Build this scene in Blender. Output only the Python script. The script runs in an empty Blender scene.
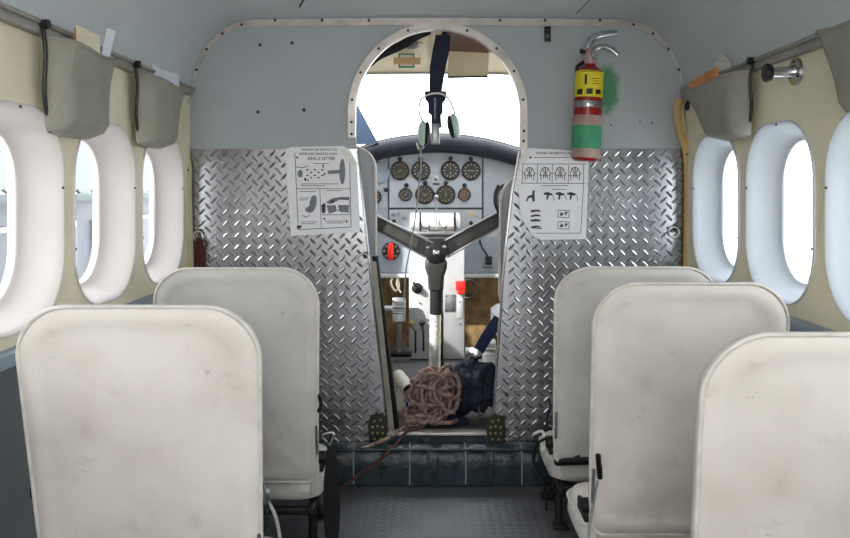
import bpy, bmesh, math, random
from mathutils import Vector, Matrix, Euler
from mathutils.geometry import tessellate_polygon
random.seed(7)
C = bpy.context.scene.collection
PI = math.pi
# ------------------------------------------------------------------ camera frame
F = 820.0; HY = 190.0; CX, CZ = -0.043, 0.98
def P(px, py, Y): return Vector((CX + (px-425)*Y/F, Y, CZ - (py-HY)*Y/F))
def L(Y): return Y/F                     # metres per pixel at depth Y

# ------------------------------------------------------------------ materials
def lin(c):
    out = []
    for v in c:
        v /= 255.0
        out.append(v/12.92 if v <= .04045 else ((v+.055)/1.055)**2.4)
    return out + [1.0]
MATS = {}
def mat(name, rgb, rough=.6, metal=0., var=.12, scale=6., bump=0., bscale=40., rgb2=None, detail=5., spec=.4, stretch=None):
    if name in MATS: return MATS[name]
    m = bpy.data.materials.new(name); m.use_nodes = True
    nt = m.node_tree; b = nt.nodes['Principled BSDF']
    b.inputs['Roughness'].default_value = rough; b.inputs['Metallic'].default_value = metal
    b.inputs['Specular IOR Level'].default_value = spec
    tc = nt.nodes.new('ShaderNodeTexCoord')
    mp = nt.nodes.new('ShaderNodeMapping')
    nt.links.new(tc.outputs['Object'], mp.inputs['Vector'])
    if stretch: mp.inputs['Scale'].default_value = stretch
    n = nt.nodes.new('ShaderNodeTexNoise'); n.inputs['Scale'].default_value = scale; n.inputs['Detail'].default_value = detail
    nt.links.new(mp.outputs['Vector'], n.inputs['Vector'])
    r = nt.nodes.new('ShaderNodeValToRGB')
    c1 = lin(rgb); c2 = lin(rgb2) if rgb2 else [max(0, v*(1-var*2)) for v in c1[:3]]+[1]
    r.color_ramp.elements[0].color = c2; r.color_ramp.elements[1].color = c1
    r.color_ramp.elements[0].position = .3; r.color_ramp.elements[1].position = .62
    nt.links.new(n.outputs['Fac'], r.inputs['Fac']); nt.links.new(r.outputs['Color'], b.inputs['Base Color'])
    if bump:
        n2 = nt.nodes.new('ShaderNodeTexNoise'); n2.inputs['Scale'].default_value = bscale; n2.inputs['Detail'].default_value = 4
        nt.links.new(mp.outputs['Vector'], n2.inputs['Vector'])
        bp = nt.nodes.new('ShaderNodeBump'); bp.inputs['Strength'].default_value = bump; bp.inputs['Distance'].default_value = .01
        nt.links.new(n2.outputs['Fac'], bp.inputs['Height']); nt.links.new(bp.outputs['Normal'], b.inputs['Normal'])
    MATS[name] = m; return m
def glass(name, tint=(.97,.985,1), refl=.05):
    m = bpy.data.materials.new(name); m.use_nodes = True; nt = m.node_tree; nt.nodes.clear()
    o = nt.nodes.new('ShaderNodeOutputMaterial'); mx = nt.nodes.new('ShaderNodeMixShader')
    t = nt.nodes.new('ShaderNodeBsdfTransparent'); t.inputs[0].default_value = (*tint,1)
    g = nt.nodes.new('ShaderNodeBsdfGlossy'); g.inputs['Roughness'].default_value = .03
    mx.inputs[0].default_value = refl
    nt.links.new(t.outputs[0], mx.inputs[1]); nt.links.new(g.outputs[0], mx.inputs[2]); nt.links.new(mx.outputs[0], o.inputs[0])
    return m
M = dict(
 ceiling = mat('ceiling_paint', (196,202,205), .55, 0, .05, 3, .05, 25),
 beige   = mat('wall_vinyl', (238,229,202), .6, 0, .06, 5, .12, 60),
 lower   = mat('lower_wall_paint', (104,112,116), .6, 0, .1, 4),
 ledge   = mat('ledge_paint', (150,166,180), .5, 0, .06, 6),
 white   = mat('window_plastic', (220,213,210), .45, 0, .04, 7, .05, 20),
 whiteb  = mat('window_plastic_shaded', (204,212,220), .45, 0, .04, 7, .05, 20),  # cooler plastic copy, unsunlit cast painted into the colour
 plate   = mat('tread_plate', (168,169,172), .25, 1., .06, 9, .03, 90),
 floorpl = mat('floor_tread_plate', (112,114,119), .5, .6, .15, 5, .03, 90),
 alu     = mat('aluminium_trim', (190,184,178), .4, .55, .16, 14),
 rail    = mat('rail_metal', (160,156,148), .5, .3, .1, 14),
 screw   = mat('screw_dark', (62,54,48), .5, .4, .1, 30),
 seat_shade   = mat('seat_vinyl_shaded', (204,202,198), .5, 0, .045, 5, .16, 14, rgb2=(188,184,178)),  # greyer copy of the seat vinyl, shade painted into the colour
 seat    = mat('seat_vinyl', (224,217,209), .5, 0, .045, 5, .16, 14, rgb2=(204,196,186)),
 piping  = mat('seat_piping', (214,210,202), .5, 0, .1, 30),
 frame   = mat('seat_frame_black', (26,26,28), .5, .3, .1, 20),
 belt    = mat('belt_webbing', (20,20,24), .8, 0, .1, 60),
 chrome  = mat('chrome', (205,205,208), .2, 1., .05, 20),
 steel   = mat('dull_steel', (150,152,154), .38, .9, .1, 20),
 pouch   = mat('pouch_canvas', (152,150,138), .85, 0, .08, 12, .25, 120),
 black   = mat('black_plastic', (22,22,24), .45, 0, .1, 20),
 teal    = mat('teal_vinyl', (40,58,66), .35, 0, .2, 22, .5, 35, rgb2=(26,38,44)),
 cord    = mat('pale_cord', (150,152,146), .6, 0, .1, 40),
 paper   = mat('placard_paper', (228,228,231), .35, 0, .05, 8),
 ink     = mat('placard_ink', (58,58,64), .6, 0, .1, 30),
 ink2    = mat('placard_grey_ink', (118,119,126), .6, 0, .1, 60),
 tape    = mat('clear_tape', (220,218,208), .25, 0, .05, 30),
 red     = mat('extinguisher_red', (150,22,28), .3, 0, .1, 8),
 redfade = mat('extinguisher_faded', (176,148,138), .45, 0, .15, 18),
 yellow  = mat('label_yellow', (222,204,40), .45, 0, .08, 20),
 green   = mat('green_tape', (66,158,112), .55, 0, .14, 20, .2, 60),
 panel   = mat('instrument_panel_paint', (146,152,160), .5, 0, .05, 14),
 panel2  = mat('lower_panel_paint', (130,140,151), .5, 0, .06, 14),
 pedest  = mat('pedestal_aluminium', (176,178,180), .42, .35, .08, 9),
 dial    = mat('dial_black', (34,34,34), .4, 0, .1, 20),
 dialbr  = mat('dial_brown', (80,62,56), .4, 0, .1, 20),
 mark    = mat('dial_marks', (160,154,136), .6, 0, .05, 20),
 markg   = mat('dial_marks_gold', (128,110,66), .6, 0, .05, 20),
 hood    = mat('glareshield_vinyl', (32,36,46), .45, 0, .1, 14),
 roof    = mat('cockpit_roof_vinyl', (214,200,168), .6, 0, .06, 6),
 wood    = mat('brown_overhead_board', (84,44,36), .4, 0, .15, 10),
 ply     = mat('plywood_board', (124,98,64), .7, 0, .3, 16, .1, 40, rgb2=(66,48,32)),
 navy    = mat('navy_webbing', (26,32,58), .75, 0, .1, 50),
 bag     = mat('navy_fabric', (34,40,60), .8, 0, .15, 20, .4, 30),
 rope    = mat('rope_fibre', (168,140,128), .85, 0, .2, 60, .6, 160, rgb2=(78,54,48)),
 rope2   = mat('dark_rope_fibre', (84,60,54), .85, 0, .2, 60, .6, 160),
 pilot   = mat('pilot_seat_grey', (164,166,170), .6, 0, .06, 8, .1, 40),
 cast    = mat('column_casting', (36,36,38), .4, .5, .15, 14),
 castlt  = mat('column_casting_grey', (58,56,54), .45, .5, .12, 20),
 foil    = mat('silver_tape', (226,224,220), .3, .6, .1, 30, .4, 60),
 mint    = mat('headset_mint', (186,216,200), .45, 0, .08, 14),
 redkn   = mat('red_knob', (214,34,28), .4, 0, .05, 10),
 tan     = mat('tan_welting', (196,166,112), .6, 0, .12, 14),
 beigew  = mat('beige_welting', (190,180,146), .6, 0, .12, 14),
 maroon  = mat('maroon_strap', (84,40,36), .8, 0, .15, 30),
 gusset  = mat('olive_gusset', (44,46,36), .5, .3, .15, 20),
 hole    = mat('brass_hole', (150,140,74), .4, .5, .1, 30),
 cfloor  = mat('cockpit_floor_paint', (74,75,78), .5, 0, .2, 12),
 orange  = mat('orange_print', (226,150,96), .5, 0, .2, 14),
 cream   = mat('cream_paper', (224,214,190), .5, 0, .08, 14),
 can     = mat('can_white', (214,208,194), .5, 0, .1, 14),
 bluegr  = mat('outside_bluegrey', (60,78,100), .5, 0, .08, 8),
 roofx   = mat('hangar_roof_sheet', (96,104,101), .5, 0, .06, 5),
 wallx   = mat('hangar_wall_sheet', (54,62,74), .4, 0, .25, 2.5, rgb2=(36,44,56)),
 gutter  = mat('hangar_gutter', (40,58,58), .5, 0, .1, 5),
 ground  = mat('dock_ground', (226,226,222), .8, 0, .1, 2),  # kept pale: sunlit brightness put into the colour to bounce light up
)
GLASS = glass('window_glass')
# bulkhead paint with the green overspray beside the extinguisher
def bulkhead_mat():
    m = mat('bulkhead_paint', (162,168,171), .5, 0, .03, 5, .03, 30)
    nt = m.node_tree; b = nt.nodes['Principled BSDF']
    src = b.inputs['Base Color'].links[0].from_socket
    g = nt.nodes.new('ShaderNodeNewGeometry')
    c = P(607,88,2.8)
    sub = nt.nodes.new('ShaderNodeVectorMath'); sub.operation = 'SUBTRACT'; sub.inputs[1].default_value = c
    nt.links.new(g.outputs['Position'], sub.inputs[0])
    sc = nt.nodes.new('ShaderNodeVectorMath'); sc.operation = 'MULTIPLY'; sc.inputs[1].default_value = (1.7, .2, .85)
    nt.links.new(sub.outputs[0], sc.inputs[0])
    ln = nt.nodes.new('ShaderNodeVectorMath'); ln.operation = 'LENGTH'; nt.links.new(sc.outputs[0], ln.inputs[0])
    nz = nt.nodes.new('ShaderNodeTexNoise'); nz.inputs['Scale'].default_value = 28; nt.links.new(g.outputs['Position'], nz.inputs['Vector'])
    ad = nt.nodes.new('ShaderNodeMath'); ad.operation = 'MULTIPLY_ADD'; ad.inputs[1].default_value = .06
    nt.links.new(nz.outputs['Fac'], ad.inputs[0]); nt.links.new(ln.outputs['Value'], ad.inputs[2])
    mr = nt.nodes.new('ShaderNodeMapRange'); mr.inputs['From Min'].default_value = .085; mr.inputs['From Max'].default_value = .115
    mr.inputs['To Min'].default_value = .9; mr.inputs['To Max'].default_value = 0
    nt.links.new(ad.outputs[0], mr.inputs['Value'])
    mx = nt.nodes.new('ShaderNodeMix'); mx.data_type = 'RGBA'
    nt.links.new(mr.outputs[0], mx.inputs['Factor']); nt.links.new(src, mx.inputs['A']); mx.inputs['B'].default_value = lin((52,128,78))
    nt.links.new(mx.outputs['Result'], b.inputs['Base Color'])
    return m
M['bulk'] = bulkhead_mat()
def add_stains(m, rgb, scale, lo, hi, amt):
    nt = m.node_tree; b = nt.nodes['Principled BSDF']; src = b.inputs['Base Color'].links[0].from_socket
    tc = nt.nodes.new('ShaderNodeTexCoord'); n = nt.nodes.new('ShaderNodeTexNoise'); n.inputs['Scale'].default_value = scale; n.inputs['Detail'].default_value = 9; n.inputs['Roughness'].default_value = .65
    nt.links.new(tc.outputs['Object'], n.inputs['Vector'])
    mr = nt.nodes.new('ShaderNodeMapRange'); mr.inputs['From Min'].default_value = lo; mr.inputs['From Max'].default_value = hi; mr.inputs['To Max'].default_value = amt
    nt.links.new(n.outputs['Fac'], mr.inputs['Value'])
    mx = nt.nodes.new('ShaderNodeMix'); mx.data_type = 'RGBA'
    nt.links.new(mr.outputs[0], mx.inputs['Factor']); nt.links.new(src, mx.inputs['A']); mx.inputs['B'].default_value = lin(rgb)
    nt.links.new(mx.outputs['Result'], b.inputs['Base Color'])
for k_ in ('seat','seat_shade'):
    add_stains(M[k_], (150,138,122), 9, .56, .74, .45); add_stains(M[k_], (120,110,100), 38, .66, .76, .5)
add_stains(M['beige'], (150,140,112), 7, .58, .75, .4)
add_stains(M['bulk'], (130,138,142), 5, .55, .75, .3)
add_stains(M['white'], (170,160,150), 22, .66, .78, .35)

# ------------------------------------------------------------------ mesh helpers
def BM(): return bmesh.new()
def add_box(bm, c, s, rot=None, bev=0):
    mtx = Matrix.Translation(Vector(c)) @ (rot.to_4x4() if rot else Matrix()) @ Matrix.Diagonal((*s,1))
    t = BM(); bmesh.ops.create_cube(t, size=1, matrix=mtx)
    if bev: bmesh.ops.bevel(t, geom=t.edges[:], offset=bev, segments=2, affect='EDGES', profile=.5)
    merge(bm, t)
def merge(bm, t):
    me = bpy.data.meshes.new('tmp'); t.to_mesh(me); t.free(); bm.from_mesh(me); bpy.data.meshes.remove(me)
def frame_of(d):
    d = Vector(d).normalized()
    u = d.orthogonal().normalized() if abs(d.z) > .95 else d.cross(Vector((0,0,1))).normalized()
    return u, d.cross(u).normalized()
def add_loft(bm, rings, cap0=True, cap1=True, closed=True):
    vs = [[bm.verts.new(p) for p in r] for r in rings]
    n = len(rings[0])
    for a, b in zip(vs, vs[1:]):
        for k in range(n if closed else n-1):
            try: bm.faces.new((a[k], a[(k+1)%n], b[(k+1)%n], b[k]))
            except ValueError: pass
    if cap0: bm.faces.new(list(reversed(vs[0])))
    if cap1: bm.faces.new(vs[-1])
def add_cyl(bm, p0, p1, r0, r1=None, n=16, caps=True):
    p0, p1 = Vector(p0), Vector(p1); r1 = r0 if r1 is None else r1
    u, v = frame_of(p1-p0)
    ring = lambda p, r: [p + u*math.cos(2*PI*k/n)*r + v*math.sin(2*PI*k/n)*r for k in range(n)]
    add_loft(bm, [ring(p0,r0), ring(p1,r1)], caps, caps)
def add_lathe(bm, p0, axis, prof, n=24):
    p0 = Vector(p0); a = Vector(axis).normalized(); u, v = frame_of(a)
    add_loft(bm, [[p0 + a*h + (u*math.cos(2*PI*k/n) + v*math.sin(2*PI*k/n))*max(r,1e-4) for k in range(n)] for h, r in prof])
def smooth_pts(pts, m=6, closed=False):
    pts = [Vector(p) for p in pts]; n = len(pts); out = []
    for i in range(n if closed else n-1):
        if closed: a,b,c,d = pts[i-1], pts[i], pts[(i+1)%n], pts[(i+2)%n]
        else: a,b,c,d = pts[max(i-1,0)], pts[i], pts[i+1], pts[min(i+2,n-1)]
        for k in range(m):
            t = k/m
            out.append(.5*((2*b)+(-a+c)*t+(2*a-5*b+4*c-d)*t*t+(-a+3*b-3*c+d)*t**3))
    if not closed: out.append(pts[-1])
    return out
def add_tube(bm, pts, r, n=8, closed=False, smooth=0, flat=1.0, up=None):
    if smooth: pts = smooth_pts(pts, smooth, closed)
    pts = [Vector(p) for p in pts]; N = len(pts); rings = []; pu = None
    for i, p in enumerate(pts):
        if closed: d = pts[(i+1)%N]-pts[i-1]
        else: d = pts[min(i+1,N-1)]-pts[max(i-1,0)]
        d.normalize()
        if up is not None: u = d.cross(Vector(up)).normalized()
        elif pu is None: u, _ = frame_of(d)
        else: u = (pu - d*pu.dot(d)).normalized()
        pu = u; v = d.cross(u)
        rr = r[i] if isinstance(r, (list,tuple)) else r
        rings.append([p + u*math.cos(2*PI*k/n)*rr + v*math.sin(2*PI*k/n)*rr*flat for k in range(n)])
    if closed: rings.append(rings[0])
    add_loft(bm, rings, not closed, not closed)
    if closed: bmesh.ops.remove_doubles(bm, verts=bm.verts[:], dist=1e-6)
def add_prism(bm, poly, ext):
    """poly: list of 3D points (any planar, may be concave); ext: extrusion vector"""
    ext = Vector(ext); poly = [Vector(p) for p in poly]; n = len(poly)
    a = [bm.verts.new(p) for p in poly]; b = [bm.verts.new(p+ext) for p in poly]
    for t in tessellate_polygon([poly]):
        bm.faces.new([a[k] for k in t]); bm.faces.new([b[k] for k in reversed(t)])
    for k in range(n): bm.faces.new((a[(k+1)%n], a[k], b[k], b[(k+1)%n]))
def add_poly(bm, poly):
    v = [bm.verts.new(p) for p in poly]
    if len(v) < 5: bm.faces.new(v); return
    for t in tessellate_polygon([[Vector(p) for p in poly]]): bm.faces.new([v[k] for k in t])
def add_ball(bm, c, s, rot=None, seg=16):
    mtx = Matrix.Translation(Vector(c)) @ (rot.to_4x4() if rot else Matrix()) @ Matrix.Diagonal((*s,1))
    bmesh.ops.create_uvsphere(bm, u_segments=seg, v_segments=max(8,seg//2), radius=1, matrix=mtx)
def add_torus(bm, c, axis, R, r, n=24, m=8):
    u, v = frame_of(axis); c = Vector(c)
    add_tube(bm, [c+u*math.cos(2*PI*k/n)*R+v*math.sin(2*PI*k/n)*R for k in range(n)], r, m, closed=True)
def rrect(w, h, r, n=8):
    out = []
    for cx, cy, a0 in ((w/2-r,h/2-r,0),(-w/2+r,h/2-r,90),(-w/2+r,-h/2+r,180),(w/2-r,-h/2+r,270)):
        for k in range(n+1):
            a = math.radians(a0+90*k/n); out.append((cx+r*math.cos(a), cy+r*math.sin(a)))
    return out
def root_loc(o):
    while o.parent: o = o.parent
    return o.location.copy()
def obj(name, bm, m, parent=None, smooth=True, ang=40, origin=None, fixn=True):
    if fixn: bmesh.ops.recalc_face_normals(bm, faces=bm.faces[:])
    if parent: off = root_loc(parent)
    elif origin is not None: off = Vector(origin)
    else:
        xs = [v.co for v in bm.verts]
        off = Vector(((min(v.x for v in xs)+max(v.x for v in xs))/2, (min(v.y for v in xs)+max(v.y for v in xs))/2, min(v.z for v in xs)))
    bmesh.ops.translate(bm, verts=bm.verts[:], vec=-off)
    me = bpy.data.meshes.new(name); bm.to_mesh(me); bm.free()
    if smooth:
        me.shade_smooth(); me.set_sharp_from_angle(angle=math.radians(ang))
    me.materials.append(m)
    o = bpy.data.objects.new(name, me); C.objects.link(o)
    if parent: o.parent = parent
    else: o.location = off
    return o
def tag(o, label, cat, group=None):
    o['label'] = label; o['category'] = cat
    if group: o['group'] = group
    return o
def thing(name, label, cat, loc, group=None):
    o = bpy.data.objects.new(name, None); C.objects.link(o); o.location = loc; o.empty_display_size = .05
    return tag(o, label, cat, group)
def struct(name, bm, m, parent=None, **k):
    o = obj(name, bm, m, parent, **k)
    o['kind'] = 'structure'
    return o
def copy_tree(o, parent=None):
    c = o.copy(); C.objects.link(c); c.parent = parent
    for ch in list(o.children): copy_tree(ch, c)
    return c
def text(name, body, loc, size, m, parent, stretch=1.0, bold=.0, rot=(PI/2,0,0)):
    cu = bpy.data.curves.new('txt','FONT'); cu.body = body; cu.size = size; cu.align_x = 'CENTER'; cu.align_y = 'CENTER'; cu.offset = bold
    t = bpy.data.objects.new('txt', cu); C.objects.link(t)
    bpy.context.view_layer.update()
    me = bpy.data.meshes.new_from_object(t.evaluated_get(bpy.context.evaluated_depsgraph_get()))
    bpy.data.objects.remove(t)
    me.transform(Matrix.Translation(Vector(loc)-root_loc(parent)) @ Euler(rot).to_matrix().to_4x4() @ Matrix.Diagonal((stretch,1,1,1)))
    me.materials.clear(); me.materials.append(m)
    o = bpy.data.objects.new(name, me); C.objects.link(o); o.parent = parent
    return o
_screw = {}
def screw(parent, p, axis, r=.0045):
    bm = BM(); p = Vector(p); a = Vector(axis).normalized()
    add_lathe(bm, p - a*.001, a, [(0,r),(.0022,r),(.0034,r*.6)], 8)
    return obj('screw', bm, M['screw'], parent)
def pip(p, poly):
    x, y = p; ins = False; j = len(poly)-1
    for i in range(len(poly)):
        xi, yi = poly[i]; xj, yj = poly[j]
        if (yi > y) != (yj > y) and x < (xj-xi)*(y-yi)/(yj-yi)+xi: ins = not ins
        j = i
    return ins
def add_lozenges(bm, poly, cell, ln, wd, h, mapf):
    """raised tread lozenges inside a 2D polygon; mapf(u,v,h)->3D"""
    us = [p[0] for p in poly]; vs = [p[1] for p in poly]
    uc, vc = (min(us)+max(us))/2, (min(vs)+max(vs))/2
    nn = int((max(us)-min(us)+max(vs)-min(vs))/cell*.75)+2
    for i in range(-nn, nn+1):
        for j in range(-nn, nn+1):
            u, v = uc+(i-j)*cell*.7071, vc+(i+j)*cell*.7071
            if not (min(us) < u < max(us) and min(vs) < v < max(vs)): continue
            a = PI/4 if (i+j) % 2 else -PI/4
            ca, sa = math.cos(a), math.sin(a)
            T = lambda s, t: (u+s*ca-t*sa, v+s*sa+t*ca)
            base = [T(-ln/2,0),T(-ln*.25,-wd/2),T(ln*.25,-wd/2),T(ln/2,0),T(ln*.25,wd/2),T(-ln*.25,wd/2)]
            if not all(pip(q, poly) for q in base): continue
            top = [T(-ln*.28,0), T(ln*.28,0)]
            bv = [bm.verts.new(mapf(*q,0)) for q in base]; tv = [bm.verts.new(mapf(*q,h)) for q in top]
            for f in ((bv[0],bv[1],tv[0]),(bv[1],bv[2],tv[1],tv[0]),(bv[2],bv[3],tv[1]),(bv[3],bv[4],tv[1]),(bv[4],bv[5],tv[0],tv[1]),(bv[5],bv[0],tv[0])):
                bm.faces.new(f)

# ------------------------------------------------------------------ shell dimensions
YB = 2.80; WX = .845; ZT = 1.311; Y0 = -1.1; ZL = .673; ZCF = .15
def ceil_profile(n=14, off=0.):
    pts = []
    rx, rz, cx = .222-off*.6, .253-off, .623
    for k in range(n+1):
        a = PI - (PI/2)*k/n
        pts.append((-cx + rx*math.cos(a) + 0, ZT + rz*math.sin(a)))
    pts.append((-.3, ZT+.256-off)); pts.append((0, ZT+.258-off))
    return pts + [(-x, z) for x, z in reversed(pts[:-1])]
PROF = ceil_profile()

# floor
bm = BM()
add_box(bm, (0,(Y0+YB)/2,-.01), (2*WX+.1, YB-Y0, .02))
add_lozenges(bm, [(-.5,1.5),(.5,1.5),(.5,2.72),(-.5,2.72)], .0195, .021, .0056, .0009, lambda u,v,h: (u,v,h))
struct('floor', bm, M['floorpl'], smooth=False, fixn=False)
# ceiling
bm = BM()
add_loft(bm, [[(x,Y0,z) for x,z in PROF], [(x,YB,z) for x,z in PROF]], False, False, closed=False)
ceil = struct('ceiling', bm, M['ceiling'], ang=60)
bm = BM()                                               # the seam strip across the headliner
add_tube(bm, [Vector((-.043-.31,2.30,1.566)), Vector((-.043-.40,2.62,1.566))], .0035, 6)
obj('seam_strip', bm, M['screw'], ceil)
bm = BM(); add_tube(bm, [Vector((.47,2.25,1.566)), Vector((.46,2.72,1.566))], .0018, 6)
obj('seam_strip', bm, M['screw'], ceil)

# side walls with window holes
WIN_Y = [2.51 - .447*k for k in range(8)]
WZ = (1.152+.698)/2
def wall(side):
    s = -1 if side == 'left' else 1
    bm = BM(); edges = []
    def loop(pts):
        v = [bm.verts.new((s*WX, y, z)) for y, z in pts]
        for k in range(len(v)): edges.append(bm.edges.new((v[k], v[(k+1)%len(v)])))
    loop([(Y0,ZL),(YB,ZL),(YB,ZT+.004),(Y0,ZT+.004)])
    for wy in WIN_Y: loop([(wy+a, WZ+b) for a, b in rrect(.385,.444,.15)])
    bmesh.ops.triangle_fill(bm, edges=edges, use_beauty=True, use_dissolve=False, normal=(-s,0,0))
    w = struct('wall_'+side, bm, M['beige'], smooth=False, fixn=False)
    bm = BM(); add_box(bm, (s*(WX-.002),(Y0+YB)/2,ZL/2), (.02,YB-Y0,ZL))
    obj('lower_panel', bm, M['lower'], w, smooth=False)
    bm = BM(); add_box(bm, (s*(WX-.012),(Y0+YB)/2-.01,ZL-.012), (.034,YB-Y0-.04,.028), bev=.004)
    obj('ledge', bm, M['ledge'], w)
    return w
def paint_mark(w):
    for k, pts in enumerate(([(1.50,.47),(1.545,.53),(1.585,.45)],[(1.50,.50),(1.56,.485)],[(1.43,.54),(1.455,.47)])):
        bm = BM(); add_tube(bm, [(-WX+.0085,y,z) for y,z in pts], .008, 8, flat=.15, up=(1,0,0)); obj('paint_mark', bm, mat('green_paint_mark',(84,140,128),.7,0,.3,30), w)
WALLS = {sd: wall(sd) for sd in ('left','right')}
paint_mark(WALLS['left'])
wn = 0
for s, sd in ((-1,'left'),(1,'right')):
    for i, wy in enumerate(WIN_Y):
        wn += 1
        rings = []
        for w, h, r, d in ((.395,.454,.148,-.001),(.395,.454,.148,-.004),(.389,.448,.145,-.0055),(.381,.440,.141,-.002),(.368,.429,.136,.012),(.345,.413,.130,.032),(.315,.396,.123,.050),(.285,.381,.117,.061),(.268,.372,.114,.064),(.256,.366,.112,.066),(.250,.36,.110,.068),(.246,.358,.108,.084)):
            rings.append([(s*(WX+d), wy+a, WZ-.006*0+b) for a, b in rrect(w,h,r)])
        bm = BM(); add_loft(bm, rings, False, False)
        fr = struct('window_%d'%wn, bm, M['white' if s < 0 else 'whiteb'], ang=50)  # warm lit copy on the left, cool shaded copy on the right
        bm = BM()
        add_prism(bm, [(s*(WX+.074), wy+a, WZ+b) for a, b in rrect(.25,.362,.11)], (s*.004,0,0))
        obj('pane', bm, GLASS, fr, smooth=False)
        if i < 3:
            for a, b in ((0,.2195),(.190,.06),(-.190,-.08)):
                screw(fr, (s*(WX-.0045), wy+a, WZ+b), (-s,0,0), .0032)
    bm = BM(); add_box(bm, (s*(WX-.010),(Y0+YB)/2-.02,ZT-.004), (.02,YB-Y0-.04,.020), bev=.004)
    add_tube(bm, [(s*(WX-.018),Y0,ZT+.012),(s*(WX-.018),YB-.02,ZT+.012)], .006, 8)
    struct('trim_%d'%(1 if s < 0 else 2), bm, M['rail'])

# bulkhead (front wall of the cabin) with arched doorway
KB = L(YB); AX, AZ, AR = 0.0, P(0,112,YB).z, .289
def b2(px, py): p = P(px,py,YB); return (p.x, p.z)
arch = [(AX+AR*math.cos(a), AZ+AR*math.sin(a)) for a in [PI*k/32 for k in range(33)]]
doorR = [b2(489,450), b2(494,411), b2(504,270), b2(506,249), b2(513,190), b2(520,150)]
doorL = [b2(357,150), b2(389,450)]
poly = [(-WX,0.086)] + [(-WX,ZT-.05)] + PROF + [(WX,ZT-.05),(WX,.086)] + [(doorR[0][0],.086)] + doorR[1:] + arch + doorL[:1] + [(doorL[1][0],.086)]
bm = BM(); add_prism(bm, [(x,YB,z) for x,z in poly], (0,.02,0))
wf = struct('wall_front', bm, M['bulk'], smooth=False)
for q in ((260,45),(292,43),(258,112),(304,110)):
    screw(wf, P(*q,YB), (0,-1,0), .006)
for q in ((611,125),(640,122),(652,123)):
    screw(wf, P(*q,YB), (0,-1,0), .003)
# trim along ceiling line
bm = BM(); inner = ceil_profile(off=.026)
o2 = ceil_profile(off=.002)
rg = []
for (x,z),(xi,zi) in zip(o2, inner):
    rg.append([(x*.993,YB-.0005,z),(x*.993,YB-.005,z),(xi,YB-.005,zi),(xi,YB-.0005,zi)])
add_loft(bm, rg)
tr = struct('trim_3', bm, M['alu'], ang=30)
for k in (3,6,9,12): 
    for sg in (1,-1):
        x, z = o2[k]; xi, zi = inner[k]
        screw(tr, (sg*(x*.993+xi)/2, YB-.005, (z+zi)/2), (0,-1,0), .005)
for q in (275,322,369,500,545,600): screw(tr, P(q,20.4,YB-.005), (0,-1,0), .005)
# arch trim
bm = BM(); rg = []
path = [(-AR, b2(0,138)[1])] + [(AR*math.cos(a), AZ+AR*math.sin(a)) for a in [PI - PI*k/36 for k in range(37)]] + [(AR, b2(0,150)[1])]
for i, (x, z) in enumerate(path):
    d = Vector((x-AX, 0, max(z-AZ,0))).normalized()
    c = Vector((x,YB,z))
    rg.append([c+d*.017+Vector((0,-.006,0)), c+d*.017+Vector((0,-.0105,0)), c-d*.009+Vector((0,-.0105,0)), c-d*.009+Vector((0,.021,0)), c-d*.006+Vector((0,.021,0)), c-d*.004+Vector((0,-.006,0))])
add_loft(bm, rg)
ta = struct('trim_4', bm, M['alu'], ang=30)
for deg in (172,153,133,110,70,47,28,8): 
    a = math.radians(deg); screw(ta, (AX+(AR+.005)*math.cos(a), YB-.0105, AZ+(AR+.005)*math.sin(a)), (0,-1,0), .005)
for q in ((351.5,122),(351.5,134),(524,131),(523.5,141)): screw(ta, P(*q,YB-.011), (0,-1,0), .005)
# welting strips at both edges
for nm, pts, m_ in (('trim_5', [(187,98),(183,112),(185,150),(188,170),(188,200),(190,280),(191,330)], 'beigew'), ('trim_6', [(680,99),(677,112),(680,132),(687,154),(688,200),(687,280),(686,330)], 'tan')):
    bm = BM(); add_tube(bm, [P(x,y,YB-.02) for x,y in pts], .014, 10, smooth=6, flat=.6, up=(0,1,0))
    t_ = struct(nm, bm, M[m_])
    for q in (3,5): screw(t_, P(pts[q][0],pts[q][1],YB-.03), (0,-1,0), .004)
    bm = BM(); s_ = -1 if nm == 'trim_5' else 1
    add_tube(bm, [P(x-s_*(-5),y,YB-.012) for x,y in pts], .008, 8, smooth=6)
    obj('welt_cord', bm, M['beigew'], t_)

# tread plates
YP = YB-.002
def tread(name, pts, label):
    poly = [b2(*q) for q in pts]
    bm = BM(); add_prism(bm, [(x,YP,z) for x,z in poly], (0,-.003,0))
    add_lozenges(bm, poly, .0282, .034, .0086, .0017, lambda u,v,h: (u,YP-.003-h,v))
    o = obj(name, bm, M['plate'], smooth=False, fixn=False)
    bmn = bmesh.new(); bmn.from_mesh(o.data); bmesh.ops.recalc_face_normals(bmn, faces=[f for f in bmn.faces if f.calc_area() > .0005]); bmn.to_mesh(o.data); bmn.free()
    return tag(o, label, 'metal plate', None)
PL = tread('tread_plate', [(191,149),(357,149),(389,450),(191,450)], 'large aluminium tread plate left of the cockpit doorway behind the DHC-3 placard')
PR = tread('tread_plate', [(520,149),(685,149),(685,450),(489,450),(494,411),(504,270),(506,249),(513,190)], 'large aluminium tread plate right of the cockpit doorway under the fire extinguisher')
# bright door edge strips (rolled edge of each plate)
for parent, pts in ((PL,[(357.5,151),(373,298),(389.5,448)]),(PR,[(519.5,151),(512.5,190),(505.5,249),(503.5,270),(493.5,411),(488.8,448)])):
    bm = BM(); add_tube(bm, [P(x,y,YP-.003) for x,y in pts], .0045, 6)
    obj('rolled_edge', bm, M['chrome'], parent)

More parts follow.
